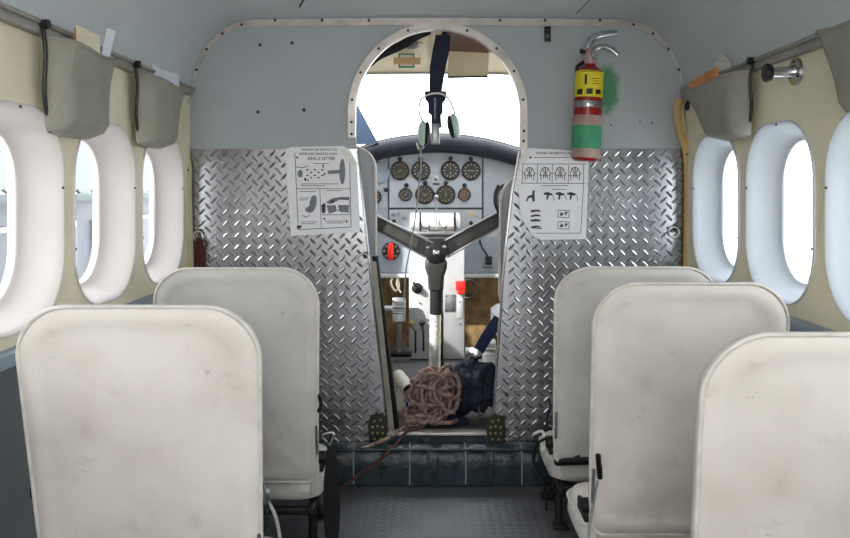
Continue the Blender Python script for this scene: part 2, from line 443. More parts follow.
# cockpit sill and riser
bm = BM(); add_box(bm, (0,YB+.01,.06), (.62,.05,.12))
add_box(bm, (0,YB+.018,.128), (.42,.036,.02))
struct('trim_7', bm, M['teal'], smooth=False)
bm = BM(); p0, p1 = P(389,431,YB), P(491,431,YB)
add_box(bm, ((p0.x+p1.x)/2,YB+.015,ZCF-.002), (p1.x-p0.x+.02,.05,.010), bev=.002)
struct('trim_8', bm, M['alu'])

# ribbed step box
bx0, bx1 = -.56, .56; byf = 2.705; bzt = .122
st = thing('step', 'long dark teal vinyl step box with pale cord ribs below the cockpit doorway', 'step', (0,2.74,0))
bm = BM()
N = 60; rg = []
for i in range(N+1):
    x = bx0+(bx1-bx0)*i/N; bul = .004*abs(math.sin(PI*(x-bx0)/.0925))
    rg.append([(x,2.782,.002),(x,byf,.002),(x,byf-bul,.03),(x,byf-bul*1.4,.07),(x,byf-bul,.105),(x,byf+.012,bzt+bul*.4),(x,2.782,bzt+bul*.5)])
add_loft(bm, rg); obj('cover', bm, M['teal'], st, ang=50)
for k in range(13):
    x = bx0+.0925*k+.004
    if x > bx1: break
    bm = BM(); add_tube(bm, [(x,2.77,bzt+.004),(x,byf+.012,bzt+.003),(x,byf-.002,.106),(x,byf-.003,.07),(x,byf-.002,.01)], .0022, 6, smooth=3)
    obj('rib', bm, M['cord'] if k % 2 else M['gusset'], st)
bm = BM(); add_tube(bm, [(bx0+.01,byf+.004,bzt),(bx1-.01,byf+.004,bzt)], .005, 8)
obj('edge_roll', bm, M['teal'], st)

# perforated gusset plates
for pts, lab in (([(371,415),(383,413),(388,428),(386,440),(378,446),(369,444),(368,424)], 'black perforated bracket at lower left corner of the doorway'),
                 ([(489,417),(495,414),(505,418),(506,436),(499,450),(489,447),(486,430)], 'black perforated bracket at lower right corner of the doorway')):
    c = sum((P(*q,YB) for q in pts), Vector())/len(pts)
    t = thing('corner_bracket', lab, 'bracket', (c.x, YB-.012, P(0,448,YB).z), None)
    bm = BM(); add_prism(bm, [P(*q,YB-.010) for q in pts], (0,-.004,0)); obj('bracket_plate', bm, M['gusset'], t, smooth=False)
    cx = sum(q[0] for q in pts)/len(pts); cy = sum(q[1] for q in pts)/len(pts)
    for dx, dy in ((-3,-9),(3,-10),(-5,-3),(0,-4),(5,-3),(-5,3),(0,3),(5,3),(-3,9),(3,9)):
        bm = BM(); q = P(cx+dx,cy+dy,YB-.014); add_cyl(bm, q, q+Vector((0,-.0015,0)), .0042, n=10); obj('hole', bm, M['hole'], t)

# rear wall of the cabin (behind the camera) with a cargo doorway left open
bm = BM(); add_prism(bm, [(x,Y0,z) for x,z in [(-WX,0),(-WX,ZT-.05)]+PROF+[(WX,ZT-.05),(WX,0),(.38,0),(.38,1.15),(-.10,1.15),(-.10,0)]], (0,-.02,0))
struct('wall_back', bm, M['ceiling'], smooth=False)

# ------------------------------------------------------------------ passenger seats
SW, SH, STILT = .42, .545, .11
def make_seat():
    root = thing('passenger_seat', '', 'seat', (0,0,0))
    zb, zt = .198, .78
    def out(k, dy):  # point on back surface: (x, s 0..1 height)
        return None
    def yof(z): return STILT*(zt-z)/(zt-zb)
    base = []
    hh = (zt-zb)/2
    for x, z in rrect(SW, zt-zb, .088, 10): 
        if z < -hh+.088:                                   # squarer lower corners
            k = (z+hh)/.088; rr = .028
            t_ = math.acos(max(-1,min(1,1-k))) if k < 1 else PI/2
            x = math.copysign(SW/2-rr+rr*math.sin(t_), x) if abs(x) > SW/2-.0881+1e-6 else x
            z = -hh + rr*(1-math.cos(t_)) if k < 1 else z
        base.append((x, z))
    # slight crown on top and a little waist low down
    def shape(x, z):
        zz = z
        if z > 0: zz = z - .004 + .006*(1-(x/(SW/2))**2)*(z/((zt-zb)/2))
        f = 1 - .012*math.exp(-((z+.12)/.06)**2) - .07*max(0,-z/.27)**2
        return x*f, zz
    zc = (zb+zt)/2
    def ring(sc, d, ins=0):
        pts = []
        for x, z in base:
            x, z = shape(x, z)
            k = sc
            xx = x*k if ins == 0 else x - math.copysign(min(abs(x),ins), x)
            zz = z*k if ins == 0 else z - math.copysign(min(abs(z),ins), z)
            Z = zc+zz
            pts.append((xx, yof(Z)+d, Z))
        return pts
    T = .055
    rings = []
    # front (away from camera) -> edge -> rear face
    for ins, d in ((.045,T),(.02,T-.004),(.005,T-.016),(0,T*.5),(0,.014),(.004,.004),(.010,.0005),(.026,-.004),(.034,-.002),(.05,-.0035),(.09,-.008),(.14,-.0115),(.19,-.0125)):
        rings.append(ring(1, d, ins))
    bm = BM(); add_loft(bm, rings)
    # soft sag wrinkles in the cover
    for v in bm.verts:
        if v.co.y < yof(v.co.z)+.01:
            t = (v.co.z-zb)/(zt-zb)
            v.co.y += .006*math.exp(-((v.co.z-.262-.01*math.sin(v.co.x*14))/.010)**2)
            v.co.y += .0025*math.sin(v.co.x*31+v.co.z*17)*max(0,.6-t) + .0015*math.sin(v.co.z*60+v.co.x*22)*max(0,.5-t)
    obj('backrest', bm, M['seat'], root, ang=35)
    bm = BM(); add_tube(bm, ring(1,.006,.0005), .0042, 8, closed=True); obj('piping', bm, M['piping'], root)
    # zip / slot on aisle-side edge of the cover
    bm = BM(); 
    for sx in (1,):
        add_tube(bm, [(sx*(SW/2-.012), yof(z)-.003, z) for z in (.36,.33,.30,.28)], .0035, 6)
    obj('zip', bm, M['steel'], root)
    # skirt below the back
    bm = BM(); rg = []
    for i in range(21):
        x = -SW/2+.035+(SW-.07)*i/20
        w = .003*math.sin(i*.9)
        rg.append([(x,STILT+.012+w,.21),(x,STILT+.018+w,.19),(x,STILT+.012+w*2,.172),(x,STILT+.020+w,.152),(x,STILT+.05,.152),(x,STILT+.05,.21)])
    add_loft(bm, rg); obj('skirt', bm, M['seat'], root, ang=40)
    # cushion
    bm = BM(); cy = STILT+.055+.14
    rings = [[(x, cy+y, z) for x, y in rrect(w, dpt, r, 6)] for w, dpt, r, z in ((.36,.25,.05,.125),(.395,.275,.06,.132),(.405,.28,.06,.15),(.40,.275,.06,.185),(.38,.26,.06,.205),(.30,.18,.05,.215))]
    add_loft(bm, rings); obj('cushion', bm, M['seat'], root, ang=50)
    bm = BM(); add_tube(bm, [(x,cy+y,.187) for x,y in rrect(.404,.279,.06,6)], .004, 6, closed=True); obj('cushion_piping', bm, M['piping'], root)
    # frame and legs
    bm = BM()
    for sx in (-1,1):
        add_box(bm, (sx*.175, STILT+.17, .112), (.022,.30,.024), bev=.003)
    for y in (STILT+.035, STILT+.30): add_box(bm, (0,y,.112), (.35,.022,.02), bev=.003)
    obj('frame', bm, M['frame'], root)
    for sx in (-1,1):
        bm = BM(); add_tube(bm, [(sx*.178,STILT+.055,.115),(sx*.178,STILT+.045,.008)], .0125, 8); add_box(bm,(sx*.178,STILT+.045,.006),(.04,.05,.012),bev=.002); obj('leg', bm, M['frame'], root)
        bm = BM(); add_tube(bm, [(sx*.176,STILT+.11,.11),(sx*.178,STILT+.26,.012)], .011, 8); add_box(bm,(sx*.178,STILT+.27,.006),(.04,.05,.012),bev=.002); obj('leg', bm, M['frame'], root)
    # recline pivot on both sides
    for sx in (-1,1):
        bm = BM(); add_cyl(bm, (sx*.197,STILT+.015,.262),(sx*.216,STILT+.015,.262),.017,n=14); add_box(bm,(sx*.206,STILT+.05,.24),(.010,.09,.03),bev=.002)
        obj('recline_hinge', bm, M['frame'], root)
    return root
SEATS = [
 ('near left', (-.540,1.400,0), 1, 'dirty cream vinyl seat at lower left, the larger one left of the aisle'),
 ('far left', (-.527,2.080,0), 1, 'shaded cream vinyl seat left of the aisle, nearest the left tread plate'),
 ('near right', (.556,1.130,0), -1, 'bright cream vinyl seat back cut off by the lower right corner of the photo'),
 ('mid right', (.530,1.745,0), -1, 'white vinyl seat in the middle of the three on the right of the aisle'),
 ('far right', (.537,2.230,0), -1, 'shaded cream vinyl seat right of the aisle, nearest the right tread plate'),
]
proto = make_seat(); SE = {}
for i, (nm, loc, sx, lab) in enumerate(SEATS):
    r = proto if i == 0 else copy_tree(proto)
    r['label'] = lab; r['group'] = 'cream vinyl passenger seats'; r.location = loc
    SE[nm] = r
    if nm.startswith('far'):  # far seats take the vinyl with shade painted in
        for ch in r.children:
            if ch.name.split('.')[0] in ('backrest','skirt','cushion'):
                ch.data = ch.data.copy(); ch.data.materials[0] = M['seat_shade']
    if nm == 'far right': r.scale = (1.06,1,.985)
    if sx < 0:
        for ch in r.children:
            if ch.name.startswith('zip'):                     # aisle side is the other side here
                ch.location.x = -2*(SW/2-.012)
def seat_part(seat, name, bm, m, **k): return obj(name, bm, m, SE[seat], **k)
# belts, levers: differ from seat to seat
s0 = SE['far left'].location
bm = BM()                                                   # hanging dark belt
rg = []
for z, w, y in ((.30,.010,.10),(.25,.016,.10),(.20,.021,.105),(.13,.023,.11),(.07,.020,.115),(.02,.014,.12),(.006,.006,.12)):
    rg.append([(s0.x+.235-w,s0.y+y,z),(s0.x+.235,s0.y+y-.004,z),(s0.x+.235+w,s0.y+y,z),(s0.x+.235,s0.y+y+.004,z)])
add_loft(bm, rg); seat_part('far left','seat_belt',bm,M['belt'])
bm = BM(); add_tube(bm, [P(322,435,2.19),P(330,433,2.19),P(334,435,2.19),P(330,446,2.19),P(327,452,2.19)], .004, 6, smooth=4); seat_part('far left','belt_clip',bm,M['chrome'])
bm = BM(); add_tube(bm, [P(319,395,2.12),P(321,405,2.13),P(318,412,2.13)], .005, 6, smooth=3); seat_part('far left','strap_end',bm,M['belt'])
bm = BM(); add_tube(bm, [P(262,486,1.49),P(266,490,1.48),P(266,500,1.48),P(262,503,1.49)], .006, 6, smooth=4); seat_part('near left','belt_latch',bm,M['steel'])
bm = BM(); add_tube(bm, [P(264,500,1.49),P(267,510,1.49),P(265,530,1.5)], .008, 8, smooth=3, flat=.4); seat_part('near left','seat_belt',bm,M['belt'])
bm = BM(); add_tube(bm, [P(267,500,1.5),P(275,515,1.5),P(280,538,1.5),P(281,560,1.5)], .0035, 6, smooth=4); seat_part('near left','cord',bm,M['cord'])
bm = BM(); add_box(bm, P(37,491,1.50), (.02,.02,.025), bev=.004); seat_part('near left','belt_anchor',bm,M['black'])
# far right: black bar, belt, clip
bm = BM(); add_tube(bm, [P(561,461,2.36),P(600,459,2.22)], .011, 10); add_tube(bm, [P(575,457,2.36),P(582,455,2.30)],.004,6); seat_part('far right','lock_bar',bm,M['frame'])
bm = BM(); add_tube(bm, [P(553,396,2.30),P(555,404,2.30),P(552,416,2.30),P(551,424,2.30)], .007, 8, smooth=3, flat=.4); seat_part('far right','strap_end',bm,M['belt'])
bm = BM(); add_tube(bm, [P(538,433,2.52),P(546,430,2.52),P(549,440,2.50),P(546,450,2.50)], .0045, 8, smooth=4); seat_part('far right','arm_cover',bm,M['piping'])
bm = BM(); add_tube(bm, [P(552,436,2.42),P(541,444,2.43),P(539,462,2.43),P(548,480,2.42),P(551,510,2.40)], .010, 8, smooth=5, flat=.4); seat_part('far right','seat_belt',bm,M['belt'])
# mid right: lever and cord
bm = BM(); add_box(bm, P(599,465,1.83), (.012,.02,.045), bev=.002); add_tube(bm,[P(598,455,1.80),P(600,478,1.82)],.006,8); seat_part('mid right','recline_lever',bm,M['frame'])
bm = BM(); add_tube(bm, [P(598,480,1.83),P(593,505,1.84),P(589,530,1.84),P(588,545,1.84)], .0035, 6, smooth=4); seat_part('mid right','cord',bm,M['cord'])

# ------------------------------------------------------------------ wall pouches
def pouch(s, ya, yb, zb, zt, lab, dep=.05, taper=.02):
    t = thing('wall_pouch', lab, 'pouch', (s*(WX-.02),(ya+yb)/2,zb), 'canvas pouches along the tops of the walls')
    bm = BM(); nu, nv = 14, 12; grid = []
    wx = WX-.022
    def pt(u, v, f):
        z = zb+(zt-zb)*v
        ins = .028*(1-v) + .012*(max(0,.12-v)/.12)**2
        y = ya+ins*.6+(yb-ya-ins*1.8-taper*(1-v))*u
        su = min(1, min(u,1-u)/.12); su = math.sin(su*PI/2)
        sv = math.sin(min(1,v/.14)*PI/2)
        d = dep*su*sv*(.75+.25*v) + .004*math.sin(u*9+v*5)*su*sv
        zz = z - (.012*math.sin(PI*u) if v > .98 else 0)
        if v < .02: zz += .006*(abs(2*u-1)**6)
        return (s*(wx - (d if f else -.0)), y, zz)
    fr = [[bm.verts.new(pt(i/nu, j/nv, True)) for i in range(nu+1)] for j in range(nv+1)]
    bk = [[bm.verts.new(Vector(pt(i/nu, j/nv, False))+Vector((s*.004,0,0))) for i in range(nu+1)] for j in range(nv+1)]
    for g in (fr, bk):
        for j in range(nv):
            for i in range(nu): bm.faces.new((g[j][i], g[j][i+1], g[j+1][i+1], g[j+1][i]))
    for j in range(nv):
        for i in (0, nu): bm.faces.new((fr[j][i], fr[j+1][i], bk[j+1][i], bk[j][i]))
    for i in range(nu): bm.faces.new((fr[0][i], fr[0][i+1], bk[0][i+1], bk[0][i]))
    o = obj('pouch_body', bm, M['pouch'], t, ang=60)
    bm = BM(); add_tube(bm, [Vector(pt(i/nu,1,True)) for i in range(nu+1)], .0045, 6); obj('hem', bm, M['pouch'], t)
    bm = BM(); add_tube(bm, [(s*(wx+.000), ya-.004, zt+.03),(s*(wx-.006), ya-.003, zt-.03),(s*wx, ya+.006, zb+.08),(s*wx, ya+.03, zb+.005)], .0045, 8, smooth=4); obj('side_strap', bm, M['black'], t)
    bm = BM(); add_cyl(bm, (s*(wx+.004),ya-.004,zt+.026),(s*(wx-.014),ya-.004,zt+.026),.010,n=12); obj('snap', bm, M['black'], t)
    return t
pouch(-1, 1.675, 1.965, 1.095, 1.292, 'grey canvas wall pouch at upper left, larger left one holding a white stick', .055, .0)
pouch(-1, 2.21, 2.535, 1.10, 1.292, 'grey canvas wall pouch on the left wall, next to the bulkhead', .055, .05)
pouch(1, 2.17, 2.64, 1.118, 1.295, 'grey canvas wall pouch on the right wall, next to the bulkhead', .06, .22)
pouch(1, 1.36, 1.735, 1.12, 1.31, 'grey canvas wall pouch cut off by the right photo edge, beyond the wall grip', .06, .06)
def card(name, pts, m, lab, cat, th=.0025, extra=None):
    bm = BM(); add_prism(bm, pts, (0,.0,0) if th == 0 else (th if pts[0].x < 0 else -th,th,0)); o = obj(name, bm, m, smooth=False)
    return tag(o, lab, cat)
def cardP(name, q, Y, m, lab, cat):
    return card(name, [P(x,y,yy) for (x,y),yy in zip(q, Y)], m, lab, cat)
cardP('safety_card', [(74,27),(84,36),(92,42),(92,62),(74,60)], (1.80,1.82,1.85,1.85,1.80), M['orange'], 'orange printed card poking out of the upper left pouch', 'card')
cardP('magazine', [(76,25),(98,36),(99,62),(77,58)], (1.785,1.85,1.86,1.79), M['cream'], 'pale folded booklet behind the orange card in the upper left pouch', 'booklet')
cardP('ruler', [(107,28),(114,31),(107,64),(100,62)], (1.90,1.91,1.90,1.89), M['whiteb'], 'white plastic stick standing up in the upper left pouch', 'stick')
cardP('safety_card', [(152,64),(162,70),(178,74),(178,95),(156,92)], (2.36,2.40,2.46,2.46,2.38), M['whiteb'], 'white printed card in the pouch beside the left bulkhead edge', 'card')
cardP('safety_card', [(689,83),(718,66),(720,96),(694,104)], (2.58,2.40,2.40,2.56), M['orange'], 'orange printed card in the pouch on the right wall by the bulkhead', 'card')
cardP('plastic_sleeve', [(716,61),(722,54),(731,63),(731,90),(716,92)], (2.44,2.38,2.34,2.34,2.44), M['tape'], 'clear crinkled plastic sleeve beside the orange card on the right', 'sleeve')
# grip on right wall
gy, gz = 1.957, 1.262
g = thing('wall_grip', 'chrome wall grip with black round knob above the right windows', 'grip', (WX,gy,gz))
bm = BM(); add_cyl(bm,(WX-.001,gy,gz),(WX-.008,gy,gz),.034,.032,24); obj('base_plate', bm, M['chrome'], g)
for a in (90,210,330): screw(g, (WX-.008, gy+.024*math.cos(math.radians(a)), gz+.024*math.sin(math.radians(a))), (-1,0,0), .004)
bm = BM(); add_lathe(bm,(WX-.008,gy,gz),(-1,0,-.04),[(0,.017),(.006,.013),(.05,.012),(.056,.012)],18); obj('stem', bm, M['chrome'], g)
bm = BM(); add_lathe(bm,(WX-.060,gy,gz-.002),(-1,0,-.04),[(0,.012),(.003,.020),(.012,.023),(.017,.021),(.020,.008)],18); obj('knob', bm, M['black'], g)
# black clips at bulkhead edges
for q, lab in (((181,105),'small black clip on the left wall welting beside the bulkhead'),((688,105),'small black clip on the right tan welting beside the bulkhead')):
    bm = BM(); c = P(*q,YB-.04); add_ball(bm, c, (.010,.010,.020), Euler((0,.3 if q[0]>400 else -.2,0)).to_matrix(), 12); add_cyl(bm, c, c+Vector((.008,.03,0)), .006, n=8)
    tag(obj('clip', bm, M['black']), lab, 'clip')

# ------------------------------------------------------------------ bulkhead fittings
# switch plate
t = thing('switch_plate', 'small black switch plate high on the bulkhead left of the extinguisher', 'switch', P(547,42,YB))
bm = BM(); add_box(bm, P(547.5,34,YB-.003), (.022,.006,.052), bev=.002); obj('plate', bm, M['black'], t)
bm = BM(); add_torus(bm, P(547.5,36,YB-.0065), (0,1,0), .005, .0012, 16, 6); obj('ring_mark', bm, M['mark'], t)
bm = BM(); add_cyl(bm, P(547.5,30,YB-.006), P(547.5,29,YB-.016), .003, .002, 8); obj('toggle', bm, M['steel'], t)
# fire extinguisher
YE = YB-.05
def E(px, py): return P(px, py, YE)
ez0, ez1 = E(588,161).z, E(588,66).z
ex = lambda z: E(585,0).x + (E(590,0).x-E(585,0).x)*(z-ez0)/(ez1-ez0)
R = 14*L(YE)
fx = thing('fire_extinguisher', 'red fire extinguisher with yellow label and green tape on the bulkhead', 'fire extinguisher', (ex(ez0),YE,ez0))
def exseg(name, pa, pb, r, m, n=28, shift=0):
    za, zb_ = E(0,pa).z, E(0,pb).z
    bm = BM(); add_cyl(bm, (ex(za),YE,za), (ex(zb_),YE,zb_), r, r, n); return obj(name, bm, m, fx)
bm = BM(); ax = Vector((ex(ez1)-ex(ez0),0,ez1-ez0))
H = ez1-ez0
add_lathe(bm, (ex(ez0),YE,ez0), ax, [(0,R*.75),(.006,R*.93),(.014,R),(H-.035,R),(H-.02,R*.93),(H-.006,R*.62),(H,R*.42),(H+.01,R*.40)], 28)
obj('body', bm, M['red'], fx)
exseg('yellow_label', 98, 72, R*1.012, M['yellow'])
exseg('faded_band', 158, 116, R*1.008, M['redfade'])
exseg('metal_strap', 108.5, 102, R*1.03, M['steel'])
exseg('green_tape', 149, 126, R*1.04, M['green'])
bm = BM()
for a, b_, c_, d_ in ((576,90,580.5,95.5),(584,90,590,95.5),(593,91,598.5,95.5),(582.5,76,584.5,86),(577,72.6,600,73.4),(589,80,597,80.6),(590,82.5,597,83),(590,85,597,85.6)):
    # wrap the mark on to the label
    n = 6; rg = []
    for k in range(n+1):
        px = a+(c_-a)*k/n
        for_z = []
        for py in (b_, d_):
            z = E(0,py).z; x = E(px+ (0 if py==b_ else -.4),0).x; dx = max(-.98,min(.98,(x-ex(z))/(R*1.02)))
            y = YE - R*1.022*math.sqrt(1-dx*dx); for_z.append((ex(z)+dx*R*1.022,y,z))
        rg.append(for_z)
    add_loft(bm, rg, False, False, closed=False)
obj('label_print', bm, M['black'], fx, fixn=False)
bm = BM(); q = E(589,108); add_box(bm, (q.x-.006,YE-R*1.05,E(0,105.2).z), (.022,.008,.018), bev=.001); obj('strap_buckle', bm, M['chrome'], fx)
bm = BM(); v0 = E(590,64); add_lathe(bm, v0, (.02,0,1), [(0,R*.42),(.012,R*.48),(.03,R*.48),(.036,R*.36),(.05,R*.34)], 20); obj('valve', bm, M['redfade'], fx)
bm = BM(); add_cyl(bm, E(592,53), E(580,51), .005, .005, 10); add_cyl(bm, E(583,51.2), E(580,51), .008, .008, 10); obj('safety_pin', bm, M['black'], fx)
bm = BM(); add_tube(bm, [E(588,56),E(588,47),E(590,40),E(598,35),E(610,33),E(617,33)], [.010,.012,.013,.012,.010,.008,.008]*0 or .010, 10, smooth=0, flat=.5, up=(0,1,0)); 
obj('carry_handle', bm, M['chrome'], fx)
bm = BM(); add_tube(bm, smooth_pts([E(591,52),E(598,47),E(607,47),E(614,51),E(618,55)],5), .008, 10, flat=.5, up=(0,1,0)); obj('squeeze_lever', bm, M['chrome'], fx)
bm = BM(); add_cyl(bm, E(593,56)+Vector((0,-.01,0)), E(593,56)+Vector((0,-.035,0)), .012, .012, 16); obj('pressure_gauge', bm, M['steel'], fx)
bm = BM(); add_tube(bm, [E(584,62),E(578,66),E(577,72),E(579,76)], .006, 8, smooth=4); obj('nozzle', bm, M['black'], fx)
bm = BM(); add_box(bm, (ex(E(0,105).z),YB-.010,E(0,105).z), (.03,.022,.05), bev=.002); obj('wall_bracket', bm, M['steel'], fx)

# placards
YK = YB-.0095
def placard(name, outline, lab, cx, cy):
    t = thing(name, lab, 'placard', P(cx, cy, YK))
    bm = BM(); add_prism(bm, [P(*q,YK) for q in outline], (0,.0012,0)); obj('sheet', bm, M['paper'], t, smooth=False)
    return t
def printer(ox, oy, sc):
    def Z(x, y): return P(ox+x/sc, oy+y/sc, YK-.0006)
    def line(bm, pts, w=3.0):
        for (x0,y0),(x1,y1) in zip(pts, pts[1:]):
            d = math.hypot(x1-x0,y1-y0) or 1; nx, ny = -(y1-y0)/d*w/2, (x1-x0)/d*w/2
            add_poly(bm, [Z(x0+nx,y0+ny),Z(x1+nx,y1+ny),Z(x1-nx,y1-ny),Z(x0-nx,y0-ny)])
    def blob(bm, pts): add_poly(bm, [Z(*q) for q in pts])
    def ell(bm, cx, cy, rx, ry, n=16): add_poly(bm, [Z(cx+rx*math.cos(2*PI*k/n), cy+ry*math.sin(2*PI*k/n)) for k in range(n)])
    return Z, line, blob, ell
pl = placard('placard', [(285,149),(292,147),(343,146),(350,150),(357,163),(360,232),(291,236)], 'white passenger briefing placard headed DHC-3 OTTER on the left tread plate', 322, 236)
Z, line, blob, ell = printer(280,140,5.376)
bm = BM()
line(bm, [(80,68),(98,482),(382,468),(374,90)], 3.5); line(bm, [(90,262),(376,262)], 3); line(bm, [(214,262),(222,470)], 3)
for x0,x1,y in ((112,316,236),(112,240,246),(106,196,276),(252,336,272),(104,160,312),(104,150,322),(110,200,440),(112,190,450),(240,350,436),(250,340,446),(180,262,127)): line(bm, [(x0,y),(x1,y)], 3)
line(bm, [(85,144),(120,150),(150,140)], 4)
blob(bm, [(84,86),(98,92),(96,100),(88,98)]); blob(bm, [(90,462),(118,458),(112,476),(92,478)])
for x in range(5):
    for y in (158,172,188,200): 
        if (x+y//14) % 2: blob(bm, [(140+x*20,y),(152+x*20,y-3),(154+x*20,y+5),(142+x*20,y+6)])
ell(bm, 136,212,6,9); ell(bm, 150,216,5,5); ell(bm, 240,182,6,6); ell(bm, 232,140,4,10)
blob(bm, [(222,350),(240,338),(246,348),(244,388),(230,396),(224,384)]); ell(bm, 282,330,9,9); line(bm, [(120,404),(140,416),(158,404)],4); line(bm, [(290,345),(300,372),(340,390)],4)
line(bm, [(226,402),(372,402)],3); line(bm,[(330,320),(372,322),(372,400)],3); blob(bm,[(352,434),(360,430),(364,442),(356,446)]); blob(bm,[(228,422),(246,418),(240,430)])
obj('line_print', bm, M['ink'], pl, smooth=False)
bm = BM(); ell(bm, 335,170,16,70); obj('propeller_drawing', bm, M['ink2'], pl, smooth=False)
bm = BM(); blob(bm, [(94,172),(110,158),(122,170),(120,198),(104,202),(94,190)]); obj('wing_drawing', bm, M['ink2'], pl, smooth=False); bm = BM(); blob(bm, [(255,165),(320,160),(320,180),(258,184)])
obj('fuselage_drawing', bm, M['ink2'], pl, smooth=False)
bm = BM(); blob(bm, [(160,330),(172,300),(188,296),(198,310),(196,350),(180,384),(160,392),(138,384),(136,366),(158,356)])
obj('seat_drawing', bm, M['ink2'], pl, smooth=False)
bm = BM(); blob(bm, [(246,336),(280,314),(330,306),(374,306),(374,320),(320,322),(270,345)]); blob(bm, [(250,350),(300,352),(304,384),(262,396)]); blob(bm, [(310,350),(370,350),(366,392),(320,380)])
obj('aircraft_drawing', bm, M['ink2'], pl, smooth=False)
def ptext(par, body, zx, zy, h, m, st=1., Zf=None, bold=.00015): text('lettering', body, Zf(zx,zy)+Vector((0,-.0004,0)), h, m, par, st, bold)
ptext(pl, 'KENORA AIR SERVICE LTD.', 213, 52, .0105, M['ink'], .98, Z)
ptext(pl, "PASSENGER'S BRIEFING CARD", 204, 75, .0115, M['ink'], .84, Z)
ptext(pl, 'DHC-3 OTTER', 222, 100, .0145, M['ink'], 1.0, Z, .0003)
bm = BM(); add_prism(bm, [P(*q,YK-.0015) for q in ((340,149),(346,148),(357,163),(354,166),(347,160))], (0,-.0006,0)); obj('tape_strip', bm, M['tape'], pl, smooth=False)

pr = placard('placard', [(521,150),(530,148),(589,152),(588,190),(586,239),(541,240),(533,236),(521,218),(519,200)], 'white curled safety placard with four vest drawings under the fire extinguisher', 553, 240)
Z, line, blob, ell = printer(510,145,5.376)
bm = BM()
line(bm, [(60,102),(408,102)],3); line(bm, [(60,205),(404,207)],3); line(bm,[(140,474),(378,474)],3)
for x in (68,148,228,315,396): line(bm, [(x,102),(x-2,205)], 3)
line(bm, [(396,205),(380,474)],3)
for x0,x1,y in ((128,318,67),(168,312,219),(226,302,238),(108,160,350),(112,168,382),(110,160,402),(112,160,410)): line(bm, [(x0,y),(x1,y)], 3)
for cx in (105,190,270,350):
    line(bm, [(cx-22,190),(cx-26,150),(cx-14,124),(cx,120),(cx+14,124),(cx+26,150),(cx+22,190)], 4); line(bm, [(cx,122),(cx,176)], 5); line(bm, [(cx-36,150+(cx%3)*8),(cx-18,165),(cx+18,165),(cx+36,150)], 3); line(bm,[(cx-14,126),(cx-6,150),(cx-12,180)],4); line(bm,[(cx+14,126),(cx+6,150),(cx+12,180)],4)
blob(bm, [(122,244),(134,244),(132,262),(134,300),(122,306),(116,282),(100,286),(92,306),(86,300),(96,274),(118,268)])
for cx in (206,270,332):
    blob(bm, [(cx-26,258),(cx-4,252),(cx+22,262),(cx+24,270),(cx+2,272),(cx-4,296),(cx-12,292),(cx-8,270),(cx-24,266)]); line(bm,[(cx+24,270),(cx+32,290),(cx+28,300)],3)
for y in (355,380,405,440): blob(bm, [(110,y),(138,y-8),(160,y-4),(168,y+4),(140,y+3),(116,y+8)])
line(bm, [(118,445),(170,450)],5)
for y in (370,432):
    line(bm, [(258,y-20),(318,y-18),(316,y+20),(258,y+18),(258,y-20)],3.5); ell(bm,276,y+4,8,7); ell(bm,302,y-6,8,6); line(bm,[(270,y-8),(306,y+8)],4)
ell(bm,110,66,7,7); ell(bm,68,62,6,8)
obj('line_print', bm, M['ink'], pr, smooth=False)
ptext(pr, 'KENORA AIR SERVICE LTD.', 236, 44, .0105, M['ink'], .98, Z)
bm = BM(); add_prism(bm, [P(*q,YK-.0015) for q in ((519,160),(526,150),(531,156),(522,165))], (0,-.0006,0)); obj('tape_strip', bm, M['tape'], pr, smooth=False)

# pull rings on plates and the maroon strap
for q, lab, r_ in (((363.5,259),'steel pull ring on the left plate beside the doorway edge',5.5),((198,236),'steel ring at the far left of the left tread plate',5),((674,232),'steel ring at the right side of the right tread plate',5)):
    t = thing('pull_ring', lab, 'ring', P(q[0],q[1]+r_,YB-.015))
    c = P(*q,YB-.017)
    bm = BM(); add_torus(bm, c, (.25,1,.1), r_*L(YB), .0026, 24, 8); obj('ring', bm, M['foil'], t)
    bm = BM(); a_ = c+Vector((.006,.008,.012)); add_box(bm, a_, (.014,.010,.022), bev=.002); obj('eye_bracket', bm, M['screw'], t)
bm = BM()
for k, dx in enumerate((-3,0,3,5)):
    add_tube(bm, [P(199+dx*.4,238,YB-.018-.004*k),P(199+dx,250,YB-.018-.004*k),P(199+dx*1.2,285,YB-.016-.004*k)], .006, 6, smooth=3, flat=.5)
tag(obj('strap', bm, M['maroon']), 'maroon webbing strap hanging from the ring at far left of the tread plate', 'strap')

# ------------------------------------------------------------------ cockpit shell
CW = .74; YF = 4.40
bm = BM(); add_box(bm, (0,(YB+.03+YF)/2,ZCF-.02), (2*CW,YF-YB-.03,.03)); struct('floor_cockpit', bm, M['cfloor'], smooth=False)
def croof(Y): return 1.552 - max(0,Y-2.8)*.055
YR = 3.65
bm = BM(); add_loft(bm, [[(x,Y,croof(Y)-(.16 if abs(x)>.6 else 0)*0 - .10*(abs(x)/CW)**4) for x in [CW*k/10 for k in range(-10,11)]] for Y in (YB+.02,3.1,3.4,YR)], False, False, closed=False)
cr = struct('ceiling_cockpit', bm, M['roof'], ang=60)
bm = BM(); add_prism(bm, [(-.014,YB+.03,croof(2.83)-.012),(.016,YB+.03,croof(2.83)-.012),(.012,YR,croof(YR)-.008),(-.012,YR,croof(YR)-.008)], (0,0,.012)); o = obj('roof_rib', bm, M['roof'], cr, smooth=False)
for Y in (2.95,3.15,3.4): screw(cr, (0,Y,croof(Y)-.012), (0,0,-1), .004)
